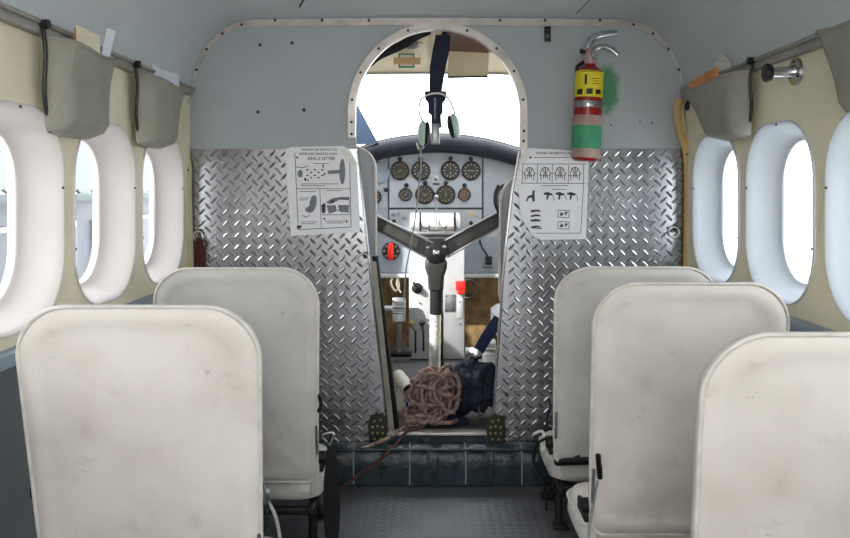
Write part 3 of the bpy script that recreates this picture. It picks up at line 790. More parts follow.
for s, sd in ((-1,'left'),(1,'right')):
    bm = BM(); edges = []
    def loop(pts):
        v = [bm.verts.new((s*CW,y,z)) for y,z in pts]
        for k in range(len(v)): edges.append(bm.edges.new((v[k],v[(k+1)%len(v)])))
    loop([(YB+.02,ZCF-.03),(YF,ZCF-.03),(YF,1.12),(YR+.1,1.42),(YB+.02,1.46)])
    loop([(3.3+a,1.14+b) for a,b in rrect(.80,.46,.08)])
    bmesh.ops.triangle_fill(bm, edges=edges, use_beauty=True, normal=(-s,0,0))
    w = struct('wall_cockpit_'+sd, bm, M['beige'], smooth=False, fixn=False)
    wn += 1
    bm = BM(); add_loft(bm, [[(s*(CW+d),3.3+a,1.14+b) for a,b in rrect(w_,h_,.08)] for w_,h_,d in ((.83,.49,-.004),(.79,.45,-.006),(.78,.44,.02))], False, False)
    fr = struct('window_%d'%wn, bm, M['alu'])
    bm = BM(); add_prism(bm, [(s*(CW+.012),3.3+a,1.14+b) for a,b in rrect(.785,.445,.08)], (s*.004,0,0)); obj('pane', bm, GLASS, fr, smooth=False)
# firewall with plywood kick boards
bm = BM(); add_box(bm, (0,YF+.01,.55), (2*CW,.02,.86)); struct('wall_cockpit_front', bm, M['ply'], smooth=False)
# windscreen
wn += 1
zs0 = P(0,141,4.40).z
bm = BM()
for x in (-CW,CW): add_tube(bm, [(x*.98,YR,croof(YR)-.09),(x*.98,YF,zs0-.03)], .016, 8)
add_tube(bm, [(-CW,YR,croof(YR)-.10),(-.5,YR,croof(YR)-.02),(.0,YR,croof(YR)-.003),(.5,YR,croof(YR)-.02),(CW,YR,croof(YR)-.10)], .007, 8, smooth=6)
ws = struct('window_%d'%wn, bm, M['alu'])
bm = BM(); add_loft(bm, [[(x,YR,croof(YR)-.10*(abs(x)/CW)**4) for x in [CW*k/10 for k in range(-10,11)]], [(x,YF,zs0-.03*(abs(x)/CW)**2) for x in [CW*k/10 for k in range(-10,11)]]], False, False, closed=False)
obj('pane', bm, GLASS, ws)
bm = BM(); add_prism(bm, [Vector((-CW,4.05,P(0,62,4.05).z)),P(349,90,4.05),P(357,104,4.05),P(378,143,4.05),Vector((-CW,4.05,P(0,150,4.05).z))], (0,.02,0)); obj('outside_standin', bm, M['bluegr'], ws, smooth=False)  # added panel standing in for a dark shape outside the windscreen

# glareshield
YI = 4.15
gs = thing('glareshield', 'dark padded glareshield arching over the instrument panel', 'glareshield', P(437,150,YI))
arc = [(330,166),(355,156),(372,150),(390,145.5),(410,142.5),(437,140.5),(462,142),(485,145.5),(505,150.5),(525,157),(545,166)]
bm = BM(); rg = []
ap = smooth_pts([P(x,y,YI-.06) for x,y in arc], 3)
for p in ap:
    rg.append([p+Vector((0,dy,dz)) for dy,dz in ((0,-.058),(-.020,-.045),(-.034,-.01),(-.030,.018),(-.012,.032),(.05,.036),(.24,.026),(.24,.012),(.075,.018),(.066,-.058))])
add_loft(bm, rg); obj('hood', bm, M['hood'], gs, ang=60)
bm = BM(); add_tube(bm, [p+Vector((0,-.004,.034)) for p in ap], .005, 6); obj('edge_binding', bm, M['castlt'], gs)

# instrument panel
ip = thing('instrument_panel', 'grey aircraft instrument panel with round gauges beyond the doorway', 'instrument panel', P(437,275,YI))
def I(px, py, d=0): return P(px, py, YI) + Vector((0,-d,0))
bm = BM(); add_prism(bm, [I(330,172),I(355,164),I(390,154),I(437,150),I(485,154),I(525,164),I(545,172),I(545,276),I(330,276)], (0,.02,0)); obj('board', bm, M['panel2'], ip, smooth=False)
def rpanel(name, x0,y0,x1,y1, m, d0=.001, th=.006, crown=0):
    bm = BM(); pts = [I(x0,y0,d0),I((x0+x1)/2,y0-crown,d0),I(x1,y0,d0),I(x1,y1,d0),I(x0,y1,d0)]
    add_prism(bm, pts, (0,-th,0)); return obj(name, bm, m, ip, smooth=False)
rpanel('seam_border', 388.3,154.5,483,209, M['dial'], .0005,.002,3)
rpanel('gauge_panel', 389.5,155.5,481.7,207.5, M['panel'], .002,.006,3)
rpanel('side_panel', 340,163,387.3,207.5, M['panel'], .001,.004)
rpanel('side_panel', 484,157,535,250, M['panel'], .001,.004)
rpanel('seam_border', 388.3,208.3,483,236, M['dial'], .0005,.0015)
rpanel('switch_panel', 389.5,209.5,481.7,236, M['panel'], .001,.004)
rpanel('lower_panel', 340,236.5,410,272, M['panel2'], .001,.005)
rpanel('lower_panel', 462,236.5,540,272, M['panel2'], .001,.005)
bm = BM(); a, b_ = I(335,273.5,.02), I(540,277.5,.0); add_box(bm, ((a.x+b_.x)/2,YI-.008,(a.z+b_.z)/2), (b_.x-a.x,.03,a.z-b_.z), bev=.003); obj('bottom_lip', bm, M['pedest'], ip)
def gauge(px, py, r, face='dial', marks='mark', nd=(40,150), plain=False):
    Rr = r*L(YI); c = I(px,py,.008)
    bm = BM(); add_lathe(bm, c, (0,-1,0), [(0,Rr*1.12),(.008,Rr*1.12),(.010,Rr*1.06),(.010,Rr*.93),(.004,Rr*.90),(.002,0)], 28); g = obj('gauge', bm, M['black'] if not plain else M['panel2'], ip)
    bm = BM(); add_cyl(bm, c+Vector((0,-.0035,0)), c+Vector((0,-.0055,0)), Rr*.92, n=28); obj('dial', bm, M[face], g)
    if plain: return
    bm = BM(); y = c.y-.0062
    for k in range(12):
        a = 2*PI*k/12; ca, sa = math.cos(a), math.sin(a); r0, r1, w = Rr*.62, Rr*.84, Rr*.045
        add_poly(bm, [(c.x+ca*r0-sa*w,y,c.z+sa*r0+ca*w),(c.x+ca*r1-sa*w,y,c.z+sa*r1+ca*w),(c.x+ca*r1+sa*w,y,c.z+sa*r1-ca*w),(c.x+ca*r0+sa*w,y,c.z+sa*r0-ca*w)])
    obj('markings', bm, M[marks], g, smooth=False)
    for d_ in nd:
        bm = BM(); a = math.radians(d_); ca, sa = math.cos(a), math.sin(a); w = Rr*.07
        add_poly(bm, [(c.x-ca*Rr*.2-sa*w,y-.0008,c.z-sa*Rr*.2+ca*w),(c.x+ca*Rr*.66,y-.0008,c.z+sa*Rr*.66),(c.x-ca*Rr*.2+sa*w,y-.0008,c.z-sa*Rr*.2-ca*w)]); obj('needle', bm, M[marks], g, smooth=False)
gauge(400,170.8,8.6,'dial','markg',(215,)); gauge(420.8,170.8,8.6,'dial','mark',(75,230)); gauge(450.3,170.5,8.6,'dial','mark',(95,270)); gauge(471,170.8,8.6,'dial','mark',(0,180))
gauge(405.6,194.6,6,'dial','mark',(45,)); gauge(424.7,194.6,8.6,'dial','markg',(20,140)); gauge(445.8,194.6,8.6,'dial','markg',(90,)); gauge(464.3,194.6,5.8,'dialbr','markg',(60,))
gauge(379.8,174,8.5,'panel2',plain=True); gauge(374,197,7,'dial','mark',(90,))
for q in ((400,159),(420.8,159),(450.6,158.5),(471,159),(406.5,185.3),(425.3,183),(445.8,183),(464.5,185.4),(376,161),(385.7,189.8),(435.3,195)):
    bm = BM(); add_lathe(bm, I(*q,.008), (0,-1,0), [(0,.012),(.006,.011),(.012,.009),(.014,.004)], 14); obj('lamp', bm, M['black'], ip)
bm = BM(); add_lathe(bm, I(435.7,179,.008), (0,-1,.1), [(0,.009),(.01,.005),(.03,.005),(.032,.011),(.045,.011),(.048,.004)], 14); obj('primer_knob', bm, M['steel'], ip)
bm = BM(); add_box(bm, I(436,184,.0085), (.035,.002,.010)); obj('knob_plate', bm, M['screw'], ip, smooth=False)
bm = BM(); add_box(bm, I(472,214,.006), (.055,.002,.028), bev=.0008); obj('data_plate', bm, M['mark'], ip)
for q in ((393,214),(399,213),(404,217),(394,221),(471,223),(395,233)):
    bm = BM(); add_lathe(bm, I(*q,.004), (0,-1,0), [(0,.010),(.004,.010),(.006,.004),(.02,.003),(.022,.005),(.026,.003)], 10); obj('switch', bm, M['steel'] if q[0] < 405 and q[1] < 220 else M['black'], ip)
# red-handled selector
bm = BM(); c = I(391,251,.006); add_lathe(bm, c, (0,-1,0), [(0,.046),(.006,.046),(.008,.040)], 24); sel = obj('selector', bm, M['dial'], ip)
bm = BM(); add_loft(bm, [[c+Vector((x,-.010-dy,z)) for x,z in rrect(.03*w,.085*w,.012*w,4)] for w,dy in ((1,0),(1,.02),(.8,.026))]); obj('selector_handle', bm, M['redkn'], sel)
for k in range(8):
    a = 2*PI*k/8; bm = BM(); add_cyl(bm, c+Vector((.034*math.cos(a),-.008,.034*math.sin(a))), c+Vector((.034*math.cos(a),-.0095,.034*math.sin(a))), .005, n=8); obj('selector_mark', bm, M['mark'], sel)
bm = BM(); add_box(bm, I(488.5,260,.015), (.03,.03,.04), bev=.004); bx = obj('jack_box', bm, M['black'], ip)
bm = BM(); add_box(bm, I(488.5,266,.012), (.05,.012,.012), bev=.002); obj('jack_plate', bm, M['steel'], bx)
bm = BM(); add_tube(bm, [I(488,258,.03),I(485,252,.04),I(481,246,.03),I(479,236,.01)], .005, 6, smooth=4); obj('jack_lead', bm, M['black'], bx)
bm = BM(); add_box(bm, I(507,194,.03), (.06,.06,.10), bev=.006); rb = obj('radio_box', bm, M['black'], ip)
bm = BM(); add_box(bm, I(507,200,.061), (.045,.003,.035)); obj('green_label', bm, M['green'], rb, smooth=False)
bm = BM(); add_box(bm, I(507,187,.061), (.045,.003,.02)); obj('dial_window', bm, M['mark'], rb, smooth=False)
# ivory loose wires below panel
bm = BM(); add_tube(bm, [I(394,276,.0),I(391,282,.02),I(395,290,.02),I(399,286,.02),I(397,277,.0)], .006, 6, smooth=5); add_tube(bm, [I(398,276,.0),I(397,284,.03),I(401,292,.03)], .005, 6, smooth=5)
obj('loose_cable', bm, M['cream'], ip)

# throttle quadrant drum
tq = thing('throttle_quadrant', 'white ribbed throttle drum below the gauges in the panel centre', 'throttle', I(436,232,.1))
bm = BM(); add_lathe(bm, I(410.5,220.5,.11), (1,0,0), [(0,.030),(.004,.042),(.24,.042),(.246,.030)], 28); obj('drum', bm, M['white'], tq)
for px in (420.5,454): 
    bm = BM(); add_lathe(bm, I(px-1.2,220.5,.11), (1,0,0), [(0,.0445),(.010,.0445)], 28); add_box(bm, I(px,229,.15), (.010,.03,.05), bev=.002); obj('drum_strap', bm, M['black'], tq)
bm = BM(); add_cyl(bm, I(436,228,.16), I(436,203,.16), .0035, n=8); add_ball(bm, I(436,197,.16), (.012,.012,.014)); obj('centre_lever', bm, M['steel'], tq)
for px in (428,444):
    bm = BM(); add_cyl(bm, I(px,231,.15), I(px,226,.17), .006, n=8); add_ball(bm, I(px,225,.17), (.012,.012,.012)); obj('lever', bm, M['steel'], tq)
bm = BM(); add_box(bm, I(436,231.5,.10), (.22,.14,.016), bev=.003); obj('bracket', bm, M['steel'], tq)

# pedestal
YQ = 4.02
def Q(px, py, d=0): return P(px, py, YQ) + Vector((0,-d,0))
pd = thing('centre_pedestal', 'bright aluminium centre pedestal between the pilot footwells', 'pedestal', Vector((Q(436,0).x,YQ,ZCF)))
bm = BM(); zt_ = Q(0,236).z; x0, x1 = Q(409,0).x, Q(464.5,0).x
add_box(bm, ((x0+x1)/2,YQ+.04,(ZCF+zt_)/2), (x1-x0,.08,zt_-ZCF), bev=.006); obj('pedestal_body', bm, M['pedest'], pd)
for px, ya, yb in ((415.5,330,353),(423.5,331,351)):
    bm = BM(); add_box(bm, Q(px,(ya+yb)/2,.001), (.010,.006,(yb-ya)*L(YQ)), bev=.002); obj('lever_slot', bm, M['black'], pd)
bm = BM(); add_ball(bm, Q(422,322,.03), (.016,.016,.016)); add_cyl(bm, Q(423,331,.0), Q(422,322,.03), .005, n=8); obj('trim_lever', bm, M['black'], pd)
bm = BM(); add_ball(bm, Q(411,323,.03), (.014,.014,.018)); add_cyl(bm, Q(415,331,.0), Q(411,323,.03), .005, n=8); obj('trim_lever', bm, M['hole'], pd)
bm = BM(); add_lathe(bm, Q(417,288,0), (0,-1,0), [(0,.026),(.006,.026),(.010,.018),(.03,.012),(.034,.006)], 18); add_box(bm, Q(415,284,.03), (.012,.02,.03), Euler((0,-.6,0)).to_matrix(), bev=.003); obj('fuel_knob', bm, M['cast'], pd)
bm = BM(); add_box(bm, Q(450,303,.002), (.05,.004,.085), bev=.002); obj('access_plate', bm, M['steel'], pd)
bm = BM(); add_box(bm, Q(460,306,.002), (.028,.004,.12), bev=.002); obj('access_plate', bm, M['pedest'], pd)
for q in ((446,296),(454,296),(446,310),(454,310),(460,302),(460,324),(420,303)): screw(pd, Q(*q,.004), (0,-1,0), .004)
bm = BM(); add_box(bm, Q(460.5,285.5,.012), (.046,.022,.046), bev=.003); add_box(bm, Q(460.5,292,.014), (.032,.02,.018), bev=.003)
tag(obj('warning_tag', bm, M['redkn']), 'small red tag on the upper right of the centre pedestal', 'tag')

bm = BM(); add_tube(bm, [Q(462,281,.02),Q(470,279,.03),Q(477,284,.04),Q(476,292,.04),Q(468,297,.03),Q(463,296,.01)], .0022, 6, smooth=5); obj('thin_wire', bm, M['castlt'], pd)
# control column (Y yoke)
YC = 3.62
def K(px, py, d=0): return P(px, py, YC) + Vector((0,-d,0))
cc = thing('control_column', 'black Y-shaped control column with silver taped shaft before the pedestal', 'control column', Vector((K(436,0).x,YC,ZCF)))
def arm(pa, pb, wa, wb, nm):
    a, b_ = K(*pa), K(*pb); d = (b_-a).normalized(); n = Vector((-d.z,0,d.x))
    bm = BM(); add_loft(bm, [[c+n*w+Vector((0,-.025,0)), c+n*w+Vector((0,.025,0)), c-n*w+Vector((0,.025,0)), c-n*w+Vector((0,-.025,0))] for c,w in ((a,wa),(b_,wb))])
    bmesh.ops.bevel(bm, geom=bm.edges[:], offset=.006, segments=2, affect='EDGES')
    o = obj(nm, bm, M['cast'], cc, ang=30)
    a2, b2_ = a.lerp(b_,.08), a.lerp(b_,.80)
    bm = BM(); add_loft(bm, [[c+n*w*.55+Vector((0,-.0268,0)), c+n*w*.55+Vector((0,-.024,0)), c-n*w*.5+Vector((0,-.024,0)), c-n*w*.5+Vector((0,-.0268,0))] for c,w in ((a2,wa),(b2_,wb))]); obj('web_recess', bm, M['castlt'], o, smooth=False)
    bm = BM(); add_tube(bm, [a+n*wa*1.0+Vector((0,-.026,0)), b_+n*wb*1.0+Vector((0,-.026,0))], .005, 8); obj('bright_edge', bm, M['steel'], o)
    bm = BM(); add_tube(bm, [a-n*wa*1.0+Vector((0,-.026,0)), b_-n*wb*1.0+Vector((0,-.026,0))], .004, 8); obj('bright_edge', bm, M['steel'], o)
    return o
arm((368,219),(430,250),.030,.036,'left_arm'); arm((506,215),(443,250),.030,.034,'right_arm')
for s_, (px,py) in ((-1,(366,212)),(1,(503,206))):
    bm = BM(); c = K(px,py)
    add_tube(bm, [c+Vector((s_*x,-.05,z)) for x,z in ((-.02,.09),(-.035,.05),(-.03,0),(.0,-.05),(.07,-.07),(.14,-.05),(.17,0),(.175,.05),(.16,.09))], .012, 10, smooth=4)
    add_cyl(bm, c+Vector((s_*.06,.0,-.01)), c+Vector((s_*.06,-.06,-.01)), .022, n=14); add_tube(bm, [c+Vector((s_*.06,-.05,-.01)), c+Vector((s_*.07,-.05,-.07))], .010, 8)
    o = obj('control_wheel', bm, M['black'], cc)
bm = BM(); add_lathe(bm, K(436,253,.045), (0,1,0), [(0,.030),(.006,.046),(.07,.046),(.076,.040)], 24); add_box(bm, K(436,243,.0), (.10,.06,.05), bev=.012)
obj('hub', bm, M['cast'], cc)
bm = BM(); add_lathe(bm, K(436,252,.045), (0,-1,0), [(0,.014),(.010,.014),(.014,.008)], 14); obj('hub_bolt', bm, M['chrome'], cc)
for q in ((428,247),(444,246)):
    bm = BM(); add_lathe(bm, K(*q,.04), (0,-1,0), [(0,.008),(.008,.008),(.010,.004)], 10); obj('hub_bolt', bm, M['chrome'], cc)
bm = BM(); add_loft(bm, [[K(436,py)+Vector((x,y,0)) for x,y in rrect(w,dp,.018,4)] for py,w,dp in ((256,.070,.07),(262,.098,.075),(268,.096,.075),(276,.072,.07),(289,.066,.066))]); obj('neck_casting', bm, M['castlt'], cc, ang=50)
bm = BM(); add_cyl(bm, K(436.5,288), K(436.5,314), .029, .029, 18); obj('upper_shaft', bm, M['cast'], cc)
bm = BM(); p1 = K(435.5,314); p2 = Vector((p1.x-.004,YC,ZCF)); n = 12
add_loft(bm, [[p1.lerp(p2,k/n)+Vector((math.cos(a)*(.025+.0015*(k%2)),math.sin(a)*(.025+.0015*(k%2)),0)) for a in [2*PI*j/16 for j in range(16)]] for k in range(n+1)]); obj('taped_shaft', bm, M['foil'], cc, ang=50)
bm = BM(); add_cyl(bm, K(441,312)+Vector((0,.02,0)), Vector((K(441,0).x,YC+.02,ZCF)), .012, n=10); obj('rear_tube', bm, M['cast'], cc)

# rudder pedals
def pedal(px, py, Y, lab):
    c = P(px,py,Y)
    t = thing('rudder_pedal', lab, 'pedal', Vector((c.x,Y,ZCF)))
    bm = BM(); add_box(bm, c, (.065,.02,.12), Euler((-.3,0,0)).to_matrix(), bev=.006); 
    for k in range(4): add_box(bm, c+Vector((0,-.014,-.04+.027*k)), (.06,.008,.008), bev=.002)
    obj('foot_plate', bm, M['steel'], t)
    bm = BM(); add_tube(bm, [c+Vector((.0,.01,-.04)), Vector((c.x,Y+.03,ZCF+.03))], .012, 8); obj('pedal_arm', bm, M['steel'], t)
    bm = BM(); add_cyl(bm, Vector((c.x-.09,Y+.03,ZCF+.035)), Vector((c.x+.06,Y+.03,ZCF+.035)), .016, n=12); obj('torque_tube', bm, M['cast'], t)
    bm = BM(); add_cyl(bm, c+Vector((-.11,.02,-.0)), c+Vector((-.02,.02,0)), .02, n=12); obj('brake_cylinder', bm, M['steel'], t)
pedal(399,310,3.95,'steel rudder pedal left of the pedestal in the pilot footwell')
pedal(489,352,3.9,'steel rudder pedal right of the pedestal in the copilot footwell')

# pilot seats
def pilot_seat(x, ztop, Y, lab, rad):
    t = thing('pilot_seat', lab, 'pilot seat', (x,Y+.2,ZCF), None)
    w, zb_ = .42, .50; h = ztop-zb_; zc = (ztop+zb_)/2
    bm = BM(); base = rrect(w,h,rad,8)
    rg = []
    for ins, d in ((.05,.075),(.01,.068),(0,.05),(0,.015),(.008,.004),(.03,0),(.1,-.004)):
        rg.append([(x+a-math.copysign(min(abs(a),ins),a), Y+d+.06*(ztop-zc-b)/h, zc+b-math.copysign(min(abs(b),ins),b)) for a,b in base])
    add_loft(bm, rg); obj('backrest', bm, M['pilot'], t)
    bm = BM(); add_tube(bm, [(x+a,Y+.008+.06*(ztop-zc-b)/h,zc+b) for a,b in base], .005, 8, closed=True); obj('piping', bm, M['white'], t)
    bm = BM(); rg = [[(x+a,Y+.30+b,z) for a,b in rrect(ww,dd,.05,5)] for ww,dd,z in ((.38,.38,.42),(.42,.42,.43),(.42,.42,.49),(.38,.38,.51))]
    add_loft(bm, rg); obj('cushion', bm, M['pilot'], t)
    for sx in (-1,1):
        for yy in (.14,.44):
            bm = BM(); add_cyl(bm, (x+sx*.17,Y+yy,.42), (x+sx*.17,Y+yy,ZCF), .012, n=8); obj('leg', bm, M['frame'], t)
    return t
pilot_seat(P(378,0,2.95).x-.218, P(0,147,2.95).z, 2.92, 'grey pilot seat back showing beside the left doorway edge', .08)
pilot_seat(P(498.5,0,2.95).x+.216, P(0,172,2.95).z, 2.92, 'grey copilot seat back showing beside the right doorway edge', .11)

# door jamb posts behind left plate
bm = BM(); add_tube(bm, [P(375,256,2.86),P(388,360,2.86),P(398,444,2.85)], .011, 8)
struct('trim_9', bm, M['cast'])
bm = BM(); add_prism(bm, [P(367,260,2.835),P(376,262,2.835),P(395,437,2.835),P(384,437,2.835)], (0,.006,0))
t9 = struct('trim_10', bm, mat('jamb_metal',(150,146,134),.45,.3,.2,12), smooth=False)
for q in ((373,298),(378,340),(382,380),(386,418)): screw(t9, P(*q,2.834), (0,-1,0), .005)

# ------------------------------------------------------------------ cockpit overhead
YS = 2.93
sp = thing('harness_strap', 'navy webbing strap with metal buckle hanging in the middle of the doorway arch', 'strap', P(434,120,YS))
bm = BM(); add_loft(bm, [[P(x-w,y,YS),P(x,y,YS-.004),P(x+w,y,YS),P(x,y,YS+.004)] for x,y,w in ((440,29,4),(443,36,7.5),(441.5,48,8.5),(438,66,8),(436,84,7),(435.5,94,6))]); obj('webbing', bm, M['navy'], sp, ang=20)
bm = BM(); add_tube(bm, [P(425,92,YS),P(446,92,YS),P(446,97,YS),P(425,97,YS)], .004, 8, closed=True); obj('buckle', bm, M['castlt'], sp)
bm = BM(); add_loft(bm, [[P(x-w,y,YS-.004),P(x-w,y,YS+.01),P(x+w,y,YS+.01),P(x+w,y,YS-.004)] for x,y,w in ((435.5,93,11),(435.5,100,10),(435.5,103,7.5),(435.5,113,7.5),(436,115,5),(436.5,128,5))]); obj('buckle_tongue', bm, M['navy'], sp, smooth=False)
bm = BM(); add_cyl(bm, P(435,98,YS-.008), P(435,119,YS-.008), .004, n=8); obj('bright_pin', bm, M['chrome'], sp)
bm = BM(); add_box(bm, P(435.5,134,YS), (.03,.02,.075), bev=.004); obj('lower_fitting', bm, M['steel'], sp)
hs = thing('headset', 'pale green headset hanging from the navy strap above the panel', 'headset', P(438,146,YS-.02))
def cup(px, py, tilt):
    c = P(px,py,YS-.02); r = Euler((0,tilt,0)).to_matrix()
    bm = BM(); add_ball(bm, c, (.018,.030,.046), r, 18); o = obj('ear_cup', bm, M['mint'], hs)
    bm = BM(); off = r @ Vector((-.014 if px > 437 else .015,0,0)); add_ball(bm, c+off, (.013,.028,.042), r, 16); obj('ear_cushion', bm, M['black'], o)
cup(422.5,133,.05); cup(455,126,-.2)
bm = BM(); add_tube(bm, [P(423,122,YS-.02),P(419,112,YS-.02),P(421,100,YS-.02),P(430,94,YS-.02),P(442,94,YS-.02),P(450,101,YS-.02),P(455,114,YS-.02)], .0035, 8, smooth=5); obj('headband', bm, M['white'], hs)
bm = BM(); add_tube(bm, [P(417,142,YS-.02),P(420,150,YS-.03),P(424,146,YS-.03)], .004, 6, smooth=4); obj('mic_boom', bm, M['chrome'], hs)
bm = BM(); add_tube(bm, [P(420,147,YS-.03),P(421,165,YS),P(418,195,YS+.05),P(415,220,YS+.1),P(410,250,YS+.15),P(406,270,YS+.2),P(404,300,YS+.25)], .0028, 6, smooth=5); obj('cord', bm, M['cord'], hs)
# second strap along roof at left
bm = BM(); pts = smooth_pts([P(429,30,2.88),P(416,36,2.94),P(404,44,3.02),P(391,50,3.08),P(378,56,3.12),P(369,63,3.14)], 4); add_tube(bm, pts, .017, 10, flat=.5, up=(0,1,0))
tag(obj('shoulder_strap', bm, M['belt']), 'black strap slung along the cockpit roof at the upper left of the arch', 'strap')
bm = BM(); c = P(413,45,3.10); add_ball(bm, c, (.038,.03,.016), Euler((0,-.1,0)).to_matrix(), 18); add_cyl(bm, c+Vector((0,0,-.002)), c+Vector((0,.0,.02)), .03, n=16)
tag(obj('dome_lamp', bm, M['steel']), 'small grey dome lamp on the cockpit roof behind the black strap', 'lamp')
# roof placard
t = thing('roof_placard', 'green bordered placard with brown tape on the cockpit roof', 'placard', P(406,68,3.28))
bm = BM(); a, b_ = P(398.5,53,3.28), P(414.5,68,3.28); add_box(bm, (a+b_)/2, (b_.x-a.x,.003,a.z-b_.z)); obj('border', bm, M['green'], t, smooth=False)
bm = BM(); a, b_ = P(400,55,3.277), P(413,66,3.277); add_box(bm, (a+b_)/2, (b_.x-a.x,.003,a.z-b_.z)); obj('card', bm, M['white'], t, smooth=False)
bm = BM(); a, b_ = P(393.5,57.5,3.273), P(420.5,64.5,3.273); add_box(bm, (a+b_)/2, (b_.x-a.x,.003,a.z-b_.z)); obj('tape', bm, mat('brown_tape',(206,168,128),.6), t, smooth=False)
# overhead board and visor
bm = BM(); add_prism(bm, [Vector((P(446,0,2.84).x,2.84,croof(2.84)-.004)),Vector((P(500,0,2.84).x,2.84,croof(2.84)-.008)),Vector((P(494,0,3.18).x,3.18,croof(3.18)-.012)),Vector((P(447,0,3.18).x,3.18,croof(3.18)-.004))], (0,0,-.008))
tag(obj('overhead_board', bm, M['wood'], smooth=False), 'dark brown board fixed under the cockpit roof right of the strap', 'board')
t = thing('sun_visor', 'beige sun visor with navy lower edge hanging below the brown board', 'sun visor', P(467,79,3.2))
bm = BM(); add_prism(bm, [P(449,49,3.2),P(489,48.5,3.2),P(488,76,3.2),P(447.5,77,3.2)], (0,.012,0)); obj('visor_panel', bm, M['roof'], t, smooth=False)
bm = BM(); add_tube(bm, [P(447.5,77.4,3.197),P(488,76.6,3.197)], .004, 6); obj('edge_binding', bm, M['navy'], t)

# ------------------------------------------------------------------ loose things on cockpit floor
rnd = random.Random(11)
bm = BM(); c0 = P(436,0,3.0).x
def ropeloop(cx, cy, cz, a, b_, tilt, yaw, r=.0075):
    R_ = Euler((tilt,0,yaw)).to_matrix(); ph = rnd.random()*6
    pts = []
    for k in range(14):
        t_ = 2*PI*k/14; w = 1+.12*math.sin(3*t_+ph)
        p = R_ @ Vector((a*w*math.cos(t_), b_*w*math.sin(t_), .008*math.sin(2*t_+ph)))
        pts.append(Vector((cx,cy,cz))+p)
    for p in pts: p.z = max(p.z, ZCF+.008)
    add_tube(bm, pts, r, 7, closed=True, smooth=3)
for i in range(26):
    hgt = i/26
    ropeloop(c0+rnd.uniform(-.05,.045)*(1-.4*hgt), 2.98+rnd.uniform(-.06,.06), ZCF+.015+.13*hgt+rnd.uniform(0,.02), rnd.uniform(.045,.09)*(1-.3*hgt), rnd.uniform(.035,.07), rnd.uniform(-.9,.9), rnd.uniform(0,3))
for i in range(8):
    ropeloop(c0+rnd.uniform(-.09,.03), 2.92+rnd.uniform(-.03,.03), ZCF+.012+rnd.uniform(0,.03), rnd.uniform(.04,.07), rnd.uniform(.03,.05), rnd.uniform(-.3,.3), rnd.uniform(0,3))
for i in range(5):
    ropeloop(c0+rnd.uniform(-.05,.05), 2.90+rnd.uniform(-.01,.02), ZCF+.09+rnd.uniform(-.02,.03), rnd.uniform(.03,.05), rnd.uniform(.06,.08), 1.3+rnd.uniform(-.2,.2), rnd.uniform(-.5,.5))
rp = obj('rope', bm, M['rope']); tag(rp, 'tangled heap of brown rope on the cockpit floor with tails over the sill', 'rope')
bm = BM(); add_tube(bm, [P(425,418,2.90),P(415,424,2.86),P(402,429,2.82),P(392,436,2.775),P(382,441,2.75),P(362,449,2.73),P(343,456,2.71),P(326,462,2.69)], .007, 7, smooth=5); obj('rope_tail', bm, M['rope'], rp)
bm = BM(); add_tube(bm, [P(430,420,2.88),P(420,428,2.83),P(408,431,2.80),P(400,440,2.77),P(388,453,2.70),P(370,467,2.69),P(352,480,2.68),P(338,491,2.66)], .006, 7, smooth=5); obj('rope_tail', bm, M['rope2'], rp)
# navy bag and belt
bm = BM(); c = P(472,398,3.02)
bmesh.ops.create_icosphere(bm, subdivisions=5, radius=1)
from mathutils import noise
for v in bm.verts:
    d = v.co.copy(); k = 1+.45*noise.noise(d*1.7+Vector((3,1,2)))+.20*noise.noise(d*4.0)+.05*noise.noise(d*9)
    p = Vector((d.x*.078*k*(1.15-.35*d.z), d.y*.09*k, d.z*.100*k))
    v.co = Vector((c.x,c.y,ZCF+.11)) + p
    v.co.z = max(v.co.z, ZCF+.002)
bgo = tag(obj('bag', bm, M['bag']), 'crumpled navy fabric bag on the cockpit floor right of the rope', 'bag')
bm = BM(); add_ball(bm, P(455,421,2.92), (.05,.03,.022), None, 16); obj('bag_flap', bm, M['navy'], bgo)
t = thing('lap_belt', 'navy lap belt with steel buckle hanging over the copilot seat base', 'belt', P(478,365,3.1))
bm = BM(); add_loft(bm, [[P(x-w,y-w*.6,Y),P(x,y,Y-.005),P(x+w,y+w*.6,Y),P(x,y,Y+.005)] for x,y,w,Y in ((499,318,4.5,3.06),(494,326,5,3.06),(486,338,5,3.07),(478,352,4.5,3.08))]); obj('webbing', bm, mat('blue_webbing',(26,44,80),.7), t)
bm = BM(); add_box(bm, P(476,355,3.07), (.036,.014,.045), Euler((0,.6,0)).to_matrix(), bev=.004); add_cyl(bm, P(472,350,3.06), P(472,350,3.04), .009, n=10); obj('buckle', bm, M['chrome'], t)
bm = BM(); add_loft(bm, [[P(x-w,y,Y),P(x,y,Y-.005),P(x+w,y,Y),P(x,y,Y+.005)] for x,y,w,Y in ((474,358,4,3.07),(471,366,5,3.06),(470,374,5,3.05))]); obj('webbing', bm, M['navy'], t)
